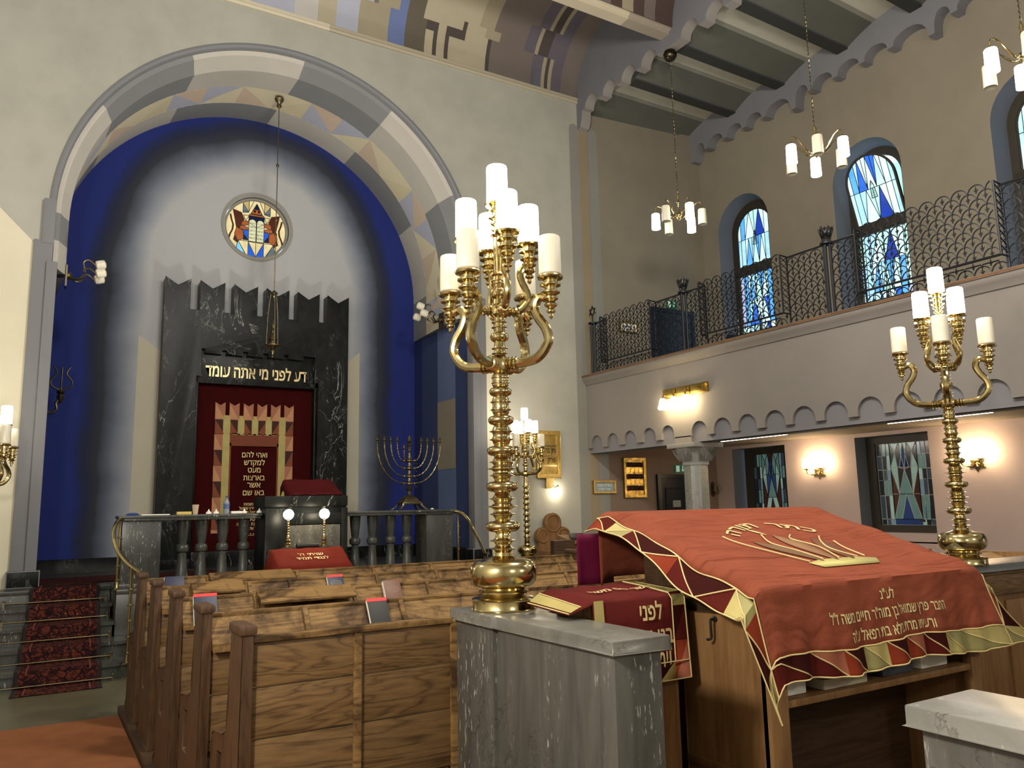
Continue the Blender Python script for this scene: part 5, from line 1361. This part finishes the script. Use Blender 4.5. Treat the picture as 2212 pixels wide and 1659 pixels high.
RIBS = [[], [1.30, 1.86, 2.5, 3.1, 3.7, 4.3], [1.25, 1.90, 2.45, 3.05, 3.65, 4.3], [1.42, 1.72, 2.42, 2.95, 3.6, 4.2], [1.28, 2.02, 2.72, 3.3, 3.9, 4.5]]
DT, DB, DYT, DYB = 1.135, .985, .075, -.03   # desk top and lip: heights and offsets from the row line
def pew(i, x0, x1, y, label, desk=True, ribs=()):
    t = thing('pew', label, 'pew', ((x0+x1)/2, y, .06), 0, 'oak pews')
    end_panel(x0, x0+.05, y, t, M_WPOST)
    if i: end_panel(x1-.05, x1, y, t, M_WPOST)
    xa, xb = x0+.05, x1-.05
    if i == 0: xb = 1.742
    yb = y+.012
    zs_ = [.47, .727, .931, 1.115] if not desk else [.47, .74, .97]
    # planked back with stiles
    st_ = [1.285-.022, 1.745] if i == 0 else [x for x in ribs[::2]]
    for k in range(len(zs_)-1):
        m = MB(); m.box(xa, xb, yb+.012, yb+.04, zs_[k]+.004, zs_[k+1]-.004); m.build('back_plank', M_WPLANK, t, bevel=.004)
    if i == 0:
        for x in (1.262, 1.735):
            MB().box(x, x+.035 if x < 1.5 else x+.06, yb-.004, yb+.016, .06, 1.112).build('stile', M_WDESK, t, bevel=.004)
        MB().box(1.30, 1.72, yb-.0, yb+.03, .40, .47).build('bottom_rail', M_WPLANK, t)
    if desk:
        m = MB(); m.hexa([(xa, y+DYB, DB-.02), (xb, y+DYB, DB-.02), (xb, y+DYT+.03, DB-.02), (xa, y+DYT+.03, DB-.02), (xa, y+DYB, DB), (xb, y+DYB, DB), (xb, y+DYT, DT-.012), (xa, y+DYT, DT-.012)])
        m.build('desk', M_WDESK, t)
        m = MB(); m.box(xa, xb, y+DYB-.012, y+DYB+.004, DB-.03, DB+.016); m.build('desk_lip', M_WDESK, t, bevel=.004)
        m = MB(); m.box(xa, xb, y+DYT-.008, y+DYT+.05, DT-.02, DT); m.build('top_rail', M_WDESK, t, bevel=.004)
        sl = math.hypot(DT-DB, DYT-DYB); ny, nz = -(DT-DB)/sl, (DYT-DYB)/sl
        for x in ribs:
            if x+.03 > xb: continue
            P = [(y+DYB, DB), (y+DYT, DT-.012), (y+DYT+ny*.012, DT-.012+nz*.012), (y+DYB+ny*.012, DB+nz*.012)]
            MB().extr(P, [], lambda a, b, c: (c, a, b), x, x+.028).build('divider', M_WDESK, t, bevel=.003)
    else:
        m = MB(); m.box(xa, xb, yb-.008, yb+.06, 1.112, 1.138); m.build('top_rail', M_WDESK, t, bevel=.005)
    MB().box(xa, xb, y+.06, y+.50, .435, .47).build('seat', M_WPLANK, t, bevel=.006)
    return t
for i, y in enumerate(ROWS): pew(i, PX0, PX1 if i else 1.80, y, PEWLAB[i], i > 0, RIBS[i])
sl = math.hypot(DT-DB, DYT-DYB); tilt = math.atan2(DT-DB, DYT-DYB)
def on_desk(o, x, row, along=.5, lift=0.0, rz=0.0, extra=0.0):
    y = ROWS[row]+DYB+(DYT-DYB)*along; z = DB+(DT-DB)*along
    o.location = (x, y-math.sin(tilt)*lift, z+math.cos(tilt)*lift); o.rotation_euler = (tilt+extra, 0, rz)
# raised desk flaps
for x, row, w_, lb in ((1.58, 2, .62, 'hinged flap standing raised on the third pew, left of the brown book'), (1.20, 3, .36, 'hinged flap standing raised on the fourth pew, behind the navy and red book'), (1.64, 4, .68, 'hinged flap standing raised on the farthest pew')):
    o = MB().box(-w_/2, w_/2, -.06, .10, 0, .018).build('desk_flap', M_WDESK, None, bevel=.004); on_desk(o, x, row, .55, .052, 0, -.55); tag(o, lb, 'flap', 'raised flaps of the pew desks')
def book(x, row, w_, h, th, cover, lab, edge=None, along=.5, rz=0, emb=None, page=M_WHITE):
    t = thing('prayer_book', lab, 'book', (0, 0, 0), 0, 'prayer books on the pew desks')
    on_desk(t, x, row, along, .002, rz)
    MB().box(-w_/2, w_/2, -h/2, h/2, .002, th).build('cover', cover, t, bevel=.003, world=False)
    MB().box(-w_/2-.002, w_/2-.006, -h/2-.002, h/2-.004, .005, th-.004).build('pages', page, t, world=False)
    if edge: MB().box(-w_/2-.001, w_/2+.001, h/2-.018, h/2+.003, .0015, th+.001).build('red_band', edge, t, world=False)
    if emb:
        m = MB(); n = 28
        m.extr([(.042*math.cos(2*PI*k/n), .012+.022*math.sin(2*PI*k/n)) for k in range(n)], [[(.039*math.cos(2*PI*k/n), .012+.0195*math.sin(2*PI*k/n)) for k in range(n)]], lambda a, b, c: (a, b, c), th, th+.0008)
        put_text(m, 'בית תפילה', .014, lambda a, b: (a, b+.006, th+.0008), 0, .06)
        m.build('cover_emblem', emb, t, world=False)
    return t
M_EMB = plain('faded_gilt', '#7d7a63', .5, .2)
book(.955, 2, .135, .20, .03, M_NAVY, 'navy prayer book with red top band on the third pew, partly behind a pew post', M_REDC, .45, -.06, M_EMB)
book(1.72, 1, .115, .175, .025, M_BLACK, 'black prayer book with red top band on the second pew', M_REDC, .50, -.03)
book(2.18, 2, .12, .17, .04, M_BROWNC, 'brown leather prayer book with white page edge on the third pew', None, .55, -.05, plain('brown_emb', '#8a6a48', .5))
book(2.08, 3, .125, .165, .028, M_NAVY, 'navy prayer book with red top band on the fourth pew', M_REDC, .50, -.03, M_EMB)
book(1.03, 4, .15, .14, .035, M_NAVY, 'navy prayer book without band on the farthest pew', None, .55, -.10)
o = MB().box(-.05, .05, -.03, .03, 0, .02).build('paper_slip', M_WHITE); o.location = (.87, 5.30, .98); tag(o, 'white paper slip in the opening at the left end of the third pew', 'paper')
# pews of the right-hand block, beyond the reading platform
M_LOAK = wood('light_oak', '#b59468', '#8d6b42', 'X')
for k, (y, lb) in enumerate(((4.30, 'light oak pew desk behind the right candelabrum'), (5.25, 'second light oak pew desk behind the right candelabrum'))):
    t = thing('pew', lb, 'pew', (7.2, y, 0), 0, 'light oak pews at the right')
    MB().box(6.3, 8.05, y+.05, y+.09, 0, 1.06).build('back_plank', M_LOAK, t)
    m = MB(); m.hexa([(6.3, y-.22, .98), (8.05, y-.22, .98), (8.05, y+.1, .98), (6.3, y+.1, .98), (6.3, y-.22, 1.0), (8.05, y-.22, 1.0), (8.05, y+.1, 1.12), (6.3, y+.1, 1.12)]); m.build('desk', M_LOAK, t)
    for x in (6.75, 7.2, 7.65):
        MB().hexa([(x, y-.22, 1.0), (x+.03, y-.22, 1.0), (x+.03, y+.1, 1.12), (x, y+.1, 1.12), (x, y-.22, 1.03), (x+.03, y-.22, 1.03), (x+.03, y+.1, 1.15), (x, y+.1, 1.15)]).build('divider', M_LOAK, t)
    for x in (6.78, ) if k else (7.23, ):
        MB().hexa([(x, y-.05, 1.075), (x+.3, y-.05, 1.075), (x+.42, y+.09, 1.125), (x, y+.09, 1.125), (x, y-.05, 1.08), (x+.3, y-.05, 1.08), (x+.42, y+.09, 1.13), (x, y+.09, 1.13)]).build('black_compartment_plate', M_BLACK, t)  # flat black plate, its colour standing for the shade inside a compartment
    MB().box(6.25, 6.3, y-.22, y+.5, 0, 1.13).build('end_panel', M_WPANEL, t, bevel=.006)
    MB().box(8.05, 8.1, y-.22, y+.5, 0, 1.13).build('end_panel', M_WPANEL, t, bevel=.006)
t = thing('charity_box', 'small wooden box on the light oak desk below the stained aisle window', 'box', (7.1, 5.3, 1.09))
MB().box(7.02, 7.20, 5.22, 5.34, 1.08, 1.215).build('box_body', M_WPANEL, t, bevel=.004); MB().box(7.005, 7.215, 5.205, 5.355, 1.215, 1.232).build('lid', M_WPANEL, t, bevel=.004)

# carpet in the aisle
m = MB(); m.box(-2.3, .725, -3.0, 7.60, .001, .014)
tag(m.build('aisle_carpet', velvet('orange_carpet', '#774a2e', .95, .2), bevel=.004), 'plain orange-brown carpet laid along the aisle at lower left', 'carpet')

# ================================================================== READING PLATFORM
CT = 1.177
def coping(m, outline, z0=1.13, z1=CT): m.extr(outline, [], lambda a, b, c: (a, b, c), z0, z1)
t = thing('marble_wall', 'low grey marble wall of the reading platform with the large candelabrum on it', 'wall', (1.9, 2.9, 0))
m = MB(); m.box(1.785, 2.00, 2.31, 3.15, 0, 1.13); m.build('wall_slab', M_GMARB, t, bevel=.005)
m = MB(); m.box(1.765, 2.10, 3.14, 3.50, 0, 1.13); m.build('corner_pier', M_GMARB, t, bevel=.005)
m = MB(); coping(m, [(1.765, 2.29), (2.03, 2.29), (2.03, 3.10), (2.13, 3.10), (2.13, 3.52), (1.745, 3.52), (1.745, 3.12), (1.765, 3.10)]); m.build('coping', M_GTOP, t, bevel=.006)
t = thing('marble_wall', 'low grey marble wall with pale top in the lower right corner', 'wall', (1.9, .5, 0))
m = MB(); m.box(1.80, 2.02, -1.2, 1.185, 0, 1.125); m.build('wall_slab', M_GMARB, t, bevel=.005)
m = MB(); coping(m, [(1.772, -1.2), (2.05, -1.2), (2.05, 1.206), (1.772, 1.206)]); m.build('coping', marble_grey('pale_marble_top', '#6c6b66', '#8a8880', False), t, bevel=.006)
t = thing('platform_front', 'wood panelled front wall of the reading platform with marble coping and the right candelabrum', 'wall', (4.5, 3.4, 0))
m = MB(); m.box(2.135, 7.2, 3.24, 3.48, 0, 1.13); m.build('wall_core', M_WPANEL, t)
m = MB(); coping(m, [(2.135, 3.20), (7.2, 3.20), (7.2, 3.52), (2.135, 3.52)]); m.build('coping', marble_grey('dark_marble_top', '#4d4f50', '#6f706c', False), t, bevel=.006)
for xa, xb in ((4.35, 4.78), (4.83, 5.26), (5.31, 5.50), (5.55, 5.98), (6.03, 6.5), (6.55, 7.0)):
    MB().box(xa, xb, 3.222, 3.25, .05, .92).build('front_panel', M_WPANEL, t, bevel=.006)
MB().box(4.3, 7.2, 3.215, 3.26, .96, 1.10).build('frieze_board', M_WPLANK, t, bevel=.005)
m = MB(); m.box(1.765, 7.2, -2.0, 3.5, .0, .05)
struct(m.build('floor_platform', M_WDARK))

# small lettered stand left of the main desk
t = thing('side_stand', 'small wooden stand beside the reading desk under a lettered red cloth', 'stand', (2.33, 2.95, .05))
m = MB(); m.box(2.07, 2.545, 2.83, 3.09, .05, 1.235); m.build('cabinet', M_WPANEL, t, bevel=.006)
def ring_cloth(name, label, x0, x1, y0, y1, zn, zf, drop, lines, topline):
    t = thing(name, label, 'cloth', ((x0+x1)/2, y0, zn))
    N = 20; rows = []; ss = [-.13, -.07, -.01]+[(x1-x0)*i/N for i in range(N+1)]
    L = y1-y0; tt = [-drop, -drop*.66, -drop*.33, -.015]+[L*i/6 for i in range(7)]
    def F(s, q, lift=0.0):
        x = x0+s
        if q < 0:
            y = y0-.012-lift-.02*(-q/drop)*(1+.5*math.sin(s*26)); z = zn+q
        else: y = y0+q; z = zn+(zf-zn)*q/L+lift+.004*math.sin(s*30+q*8)
        if s < 0:
            if q >= 0: x = x0+s*.95; z -= .052*(abs(s)/.13)**1.3
            else: z += -.0
        return (x, y, z+.006)
    for q in tt: rows.append([F(s if q >= 0 or s > -.02 else -.01, q) for s in ss])
    MB().strip(rows).build('cloth', velvet('stand_velvet', '#521713', wr=.35), t, solid=.005, ang=60)
    m = MB()
    def band(pts, mats_):
        pass
    bw = .075
    def cell(p, mi, lift=.003): m.add([F(s_, q_, lift) if q_ >= 0 else tuple(Vector(F(s_, q_))+Vector((0, -.008, 0))) for s_, q_ in p], [tuple(range(len(p)))], mi)
    W_ = x1-x0
    # right border
    v = [-drop, -drop*.55, -drop*.14, 0]
    cols = [(2, 1), (0, 4), (3, 5)]
    for k in range(3):
        cell([(W_-bw, v[k]), (W_, v[k]), (W_-bw*.2, v[k+1]), (W_-bw, v[k+1])] if False else [(W_-bw, v[k]), (W_, v[k]), (W_, v[k+1]-.002)], cols[k][0]); cell([(W_-bw, v[k]), (W_, v[k+1]-.002), (W_-bw, v[k+1]-.002)], cols[k][1])
    for k in range(3):
        qa, qb = L*k/3, L*(k+1)/3
        cell([(W_-bw, qa), (W_, qa), (W_, qb)], 3, .006); cell([(W_-bw, qa), (W_, qb), (W_-bw, qb)], 5, .006)
    for k in range(4):
        xa, xb = W_-bw-(k+1)*.11, W_-bw-k*.11
        cell([(xa, -drop), (xb, -drop), (xb, -drop+bw)], [3, 0, 2, 4][k]); cell([(xa, -drop), (xb, -drop+bw), (xa, -drop+bw)], [4, 1, 0, 2][k])
    cell([(-.12, 0), (-.07, 0), (-.07, L), (-.12, L)], 3, .004)
    cell([(-.01, -.10), (.04, -.10), (.04, -.001), (-.01, -.001)], 3)
    m.build('patchwork_border', M_PATCH, t)
    m = MB()
    def pipe(pts): m.tube([tuple(Vector(F(s_, q_, .004))+Vector((0, -.006 if q_ < 0 else 0, 0))) for s_, q_ in pts], .003, 5)
    pipe([(W_-bw, L), (W_-bw, L*.5), (W_-bw, .0), (W_-bw, -.02), (W_-bw, -drop*.33), (W_-bw, -drop*.66), (W_-bw, -drop+bw)]); pipe([(W_, L), (W_, 0), (W_, -.02), (W_, -drop*.5), (W_, -drop)])
    pipe([(0, -drop+bw), (W_*.5, -drop+bw), (W_, -drop+bw)]); pipe([(0, -drop), (W_*.5, -drop), (W_, -drop)]); pipe([(-.13, 0), (-.13, L)]); pipe([(-.065, 0), (-.065, L)])
    m.build('gold_piping', M_GOLD, t)
    for s_, sz, cx_, q, wd in lines:
        m = MB(); put_text(m, s_, sz, lambda a, b: tuple(Vector(F(cx_+a, q+b))+Vector((0, -.010, 0))), 0, wd, .02); m.build('lettering', M_GOLD, t)
    m = MB()
    s_, sz, cx_, q, wd = topline; put_text(m, s_, sz, lambda a, b: F(cx_+a, q+b*1.0, .009), 0, wd, .015)
    m.build('lettering', M_GOLD, t)
ring_cloth('side_stand_cloth', 'dark red lettered cloth on the small stand behind the low marble wall', 2.06, 2.555, 2.80, 3.12, 1.244, 1.268, .36, [('לפני', .10, .295, -.10, .125), ('בני ישראל', .10, .245, -.205, .34), ('ויתן להם', .10, .245, -.30, .30)], ('אשר שם משה', .06, .26, .12, .36))

# main reading desk
TX0, TX1, TY0, TY1 = 2.63, 4.16, 2.40, 3.20
TYF, ZN, ZF = 3.42, 1.285, 1.608
t = thing('reading_desk', 'large honey oak reading desk with a sloping top under a red cloth', 'desk', (3.4, 2.9, .05))
def topz(y): return ZN-.012+(ZF-ZN)*(y-2.4)/(TYF-2.4)
for xa, xb in ((TX0, TX0+.04), (TX1-.04, TX1)):
    MB().extr([(2.41, .05), (2.88, .05), (2.88, 1.158), (2.55, 1.163), (2.47, 1.14), (2.41, 1.05)], [], lambda a, b, c: (c, a, b), xa, xb).build('side_panel', M_WPANEL, t, bevel=.006)
MB().box(TX0-.012, TX0+.001, 2.43, 2.88, .50, .535).build('side_rail', M_WPANEL, t, bevel=.004)
m = MB(); m.hexa([(TX0+.03, 2.46, 1.10), (TX1-.03, 2.46, 1.10), (TX1-.03, 3.17, 1.10), (TX0+.03, 3.17, 1.10), (TX0+.03, 2.46, topz(2.46)-.03), (TX1-.03, 2.46, topz(2.46)-.03), (TX1-.03, 3.17, topz(3.17)-.03), (TX0+.03, 3.17, topz(3.17)-.03)])
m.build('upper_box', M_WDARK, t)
MB().hexa([(TX0, 2.40, ZN-.03), (TX1, 2.40, ZN-.03), (TX1, TYF, ZF-.03), (TX0, TYF, ZF-.03), (TX0, 2.40, ZN-.010), (TX1, 2.40, ZN-.010), (TX1, TYF, ZF-.010), (TX0, TYF, ZF-.010)]).build('sloping_top', M_WPANEL, t)
for xa, xb in ((TX0, TX0+.11), (TX1-.08, TX1)):
    MB().box(xa, xb, 2.385, 2.43, .05, 1.04).build('front_stile', M_WPANEL, t, bevel=.005)
MB().box(TX0+.10, TX1-.08, 2.39, 2.82, .80, .83).build('shelf', M_WPANEL, t, bevel=.004)
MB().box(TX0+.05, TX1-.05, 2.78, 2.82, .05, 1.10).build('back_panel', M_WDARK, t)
MB().box(TX0+.05, TX1-.05, 2.83, 2.87, .05, 1.10).build('rear_panel', M_WPANEL, t)
m = MB(); m.tube(smooth_path([(TX0-.004, 2.665, 1.135), (TX0-.03, 2.665, 1.14), (TX0-.032, 2.665, 1.10), (TX0-.028, 2.67, 1.06), (TX0-.045, 2.68, 1.055)], 4), .006, 8); m.lathe([(.012, 0), (.012, .006)], (TX0-.008, 2.665, 1.14), 10, ax=Matrix.Rotation(PI/2, 3, 'Y')); m.build('hook', M_BLACK, t)
m = MB(); m.box(TX0-.06, TX0+.02, 2.92, 3.02, 1.16, 1.26); m.build('side_block', M_WDARK, t, bevel=.004)
for x, y, w_, d_, h_, mt, lb in ((2.85, 2.46, .14, .22, .075, M_WHITE, 'pale block of paper at the left end of the shelf under the red cloth'), (3.16, 2.44, .30, .24, .045, plain('cream_pages', '#b5aa90', .7), 'thick cream paged book lying on the shelf under the red cloth'), (3.57, 2.46, .24, .2, .04, plain('slate_cover', '#3d434a', .5), 'slate grey book lying on the shelf under the red cloth'), (3.86, 2.46, .22, .2, .06, M_WHITE, 'white pages stacked at the right end of the shelf under the red cloth')):
    o = MB().box(x-w_/2, x+w_/2, y-.02, y+d_, .831, .831+h_).build('shelf_book', mt, None, bevel=.008); tag(o, lb, 'book', 'books on the shelf of the reading desk')

# the great red cloth
W = TX1+.05-TX0; L = math.hypot(TYF-2.4, ZF-ZN); SN, CS = (ZF-ZN)/L, (TYF-2.4)/L
SIDE, DROP, FAR = .16, .385, .34
ct = thing('desk_cloth', 'large rust red velvet cloth with patchwork border draped over the reading desk', 'cloth', (3.4, 2.4, ZN))
def F(s, q, lift=0.0):
    """s across from the left table edge, q up the slope from the near edge (negative: hanging front)"""
    n = Vector((0, -SN, CS))
    if q <= 0:
        d = -q; k = d/DROP
        base = Vector((0, 2.388-.065*k-.014*k*math.sin(s*17+.6)-.011*k*math.sin(s*39+2*k), ZN-d*.98+.012*k*math.sin(s*7+1))); n = Vector((0, -1, .12)).normalized()
    elif q >= L:
        d = q-L; base = Vector((0, TYF+.012+.02*math.sin(s*9)*d/FAR, ZF-d)); n = Vector((0, 1, 0))
    else:
        base = Vector((0, 2.4+q*CS, ZN+q*SN)); 
        wr = .006*math.sin(11*(s*.55+q*1.3))*math.sin(3*s+1)+.004*math.sin(23*(s*.5+q)+1.0)*math.sin(5*s-2*q)
        e = min(1, q/.08, (L-q)/.08, max(0, ((s-.8)/.48)**2+((q-.45)/.42)**2-.8)); base += n*(wr+.010)*max(0, e)*1.5
    x = TX0+s
    if s < 0:
        a_ = -s; x = TX0-.010-a_*.80; base.z -= a_*.62+(.05*a_/SIDE*math.sin(q*5.5+.4) if q > 0 else 0); n = (n+Vector((-1.0, 0, .3))).normalized()
        if q < 0:
            k = -q/DROP; x = TX0-.010-a_*(.80-.55*k); base.y -= a_*.25*k; base.z -= a_*.2*k
    if s > W:
        a_ = s-W; x = TX0+W+.01+a_*(.70+1.7*max(0, -q/DROP)**1.5); base.z -= a_*.70*(1-.8*max(0, -q/DROP)); n = (n+Vector((1.0, 0, .3))).normalized()
    edge = 1
    p = Vector((x, base.y, base.z+.004))+n*lift
    return (p.x, p.y, p.z)
def srange(a, b, step):
    n = max(1, int(math.ceil((b-a)/step))); return [a+(b-a)*i/n for i in range(n+1)]
BW = .105
SS = srange(-SIDE+BW, 0, .03)[:-1]+srange(0, W, .03)+srange(W, W+SIDE-BW, .03)[1:]
QQ = srange(-DROP+BW, 0, .025)[:-1]+srange(0, L, .03)+srange(L, L+FAR, .05)[1:]
MB().strip([[F(s, q) for s in SS] for q in QQ]).build('velvet', M_VELT, ct, solid=.004, ang=60)
# dark lining hanging at the far left
MB().strip([[F(s, q) for s in srange(-SIDE, W*.3, .05)] for q in srange(L+.01, L+FAR, .05)]).v and None
m = MB(); m.strip([[(2.452+.24*i/8, 3.455+.01*math.sin(i), 1.50-.26*k/6) for i in range(9)] for k in range(7)]); m.build('crimson_lining', M_LINING, ct, solid=.004)
bd = MB(); pp = MB()
def tri_fill(p3, mi):
    n = 8
    g = {}
    for i in range(n+1):
        for j in range(n+1-i):
            k = n-i-j; g[(i, j)] = F(sum(w_*p[0] for w_, p in zip((i/n, j/n, k/n), p3)), sum(w_*p[1] for w_, p in zip((i/n, j/n, k/n), p3)), .0005)
    keys = list(g); idx = {k: a for a, k in enumerate(keys)}; fs = []
    for i in range(n):
        for j in range(n-i):
            fs.append((idx[(i, j)], idx[(i+1, j)], idx[(i, j+1)]))
            if i+j < n-1: fs.append((idx[(i+1, j)], idx[(i+1, j+1)], idx[(i, j+1)]))
    bd.add([g[k] for k in keys], fs, mi)
def piping(a, b, r=.0032, lift=.003):
    n = max(2, int(math.dist(a, b)/.02)); pp.tube([F(a[0]+(b[0]-a[0])*i/n, a[1]+(b[1]-a[1])*i/n, lift) for i in range(n+1)], r, 5)
def bcell(p, c1, c2):   # p: four corners, diagonal 0-2
    tri_fill([p[0], p[1], p[2]], c1); tri_fill([p[0], p[2], p[3]], c2); piping(p[0], p[2]); piping(p[1], p[2])
# front border, left to right
cuts = [-SIDE+BW, .22, .42, .58, .73, .88, 1.02, 1.16, 1.32, W+SIDE-BW]
cc = [(4, 0), (2, 0), (4, 1), (3, 5), (4, 1), (2, 1), (4, 0), (5, 3), (3, 5)]
for k in range(len(cuts)-1):
    a_, b_ = cuts[k], cuts[k+1]; bcell([(b_, -DROP), (b_, -DROP+BW), (a_, -DROP+BW), (a_, -DROP)], *cc[k]); tri = None
piping((-SIDE, -DROP), (W+SIDE, -DROP)); piping((-SIDE+BW, -DROP+BW), (W+SIDE-BW, -DROP+BW))
# left and right borders
qs = [-DROP, -DROP+BW, -.05, .09, .27, .45, .62, .78, .92, L]
lc = [(3, 5), (1, 4), (3, 5), (4, 0), (0, 4), (4, 1), (0, 4), (3, 5), (1, 0), (1, 0)]
for side in (0, 1):
    e0, e1 = (-SIDE, -SIDE+BW) if side == 0 else (W+SIDE, W+SIDE-BW)
    for k in range(len(qs)-1): bcell([(e0, qs[k+1]), (e1, qs[k+1]), (e1, qs[k]), (e0, qs[k])] if k % 2 else [(e1, qs[k+1]), (e0, qs[k+1]), (e0, qs[k]), (e1, qs[k])], *lc[k])
    piping((e0, -DROP), (e0, L)); piping((e1, -DROP), (e1, L))
bd.build('patchwork_border', M_PATCH, ct, solid=.004); pp.build('gold_piping', M_GOLD, ct)
# lettering and embroidered crown of flames
for s_, sz, sx_, q, wd in (('לע"נ', .062, .80, -.095, .10), ('החבר פרץ שמואל בן מוה"ר חיים משה ז"ל', .066, .80, -.175, .86), ('ורעיתו מרת בילא בת רפאל ע"ה', .066, .80, -.255, .62)):
    m = MB(); put_text(m, s_, sz, lambda a, b: F(sx_+a, q+b, .004), 0, wd, .018); m.build('lettering', M_GOLD, ct)
arcw = 'כתר  תורה'
def arcmap(a, b):
    R_ = .42; th = a/R_; return F(.80+(R_+b)*math.sin(th), .36+(R_+b)*math.cos(th)-.06, .006)
m = MB()
put_text(m, arcw, .12, arcmap, 0, .66, .014)
m.build('lettering', M_GOLD, ct)
def flat(pts, mat, nm):
    mm = MB(); tri = tessellate_polygon([[Vector((a, b, 0)) for a, b in pts]])
    mm.add([F(.80+a, .34+b, .006) for a, b in pts], [tuple(q) for q in tri]); mm.build(nm, mat, ct, solid=.002)
def leaf(cx, w_, h, lean, base=-.12):
    L_ = []
    for k in range(9): u = k/8; L_.append((cx+lean*u**1.3-w_*math.sin(PI*min(1, u*.9+.1))*(.35+.65*u), base+h*u))
    for k in range(8, -1, -1): u = k/8; L_.append((cx+lean*u**1.3+w_*math.sin(PI*min(1, u*.9+.1))*(.35+.65*u), base+h*u))
    return L_
flat([(-.20, -.19), (.22, -.19), (.27, -.13), (.15, -.10), (-.12, -.10), (-.24, -.13)], plain('pale_gold_applique', '#b3a866', .6, .15), 'gold_scroll')
flat(leaf(-.12, .085, .30, -.17), plain('leaf_rust', '#6e4e2e', .8), 'leaf'); flat(leaf(-.01, .085, .38, -.05), plain('leaf_rose', '#86603f', .8), 'leaf'); flat(leaf(.11, .085, .31, .05), plain('leaf_amber', '#683c1a', .8), 'leaf')
flat(leaf(-.10, .022, .10, -.05, .26), plain('flame_gold', '#c4b276', .6), 'flame')
m = MB()
for P in ([(-.22, -.12), (-.30, .0), (-.40, .16), (-.42, .26)], [(-.10, -.10), (-.14, .02), (-.20, .14), (-.14, .26)], [(.16, -.10), (.11, .02), (.16, .12), (.24, .20)], [(.22, -.10), (.22, .02), (.26, .12)], [(.02, -.10), (.06, .06), (.0, .18), (.06, .24)]):
    m.tube([F(.80+p.x, .34+p.y, .008) for p in smooth_path([(a, b, 0) for a, b in P], 5)], .004, 5)
m.build('gold_outline', M_GOLD, ct)
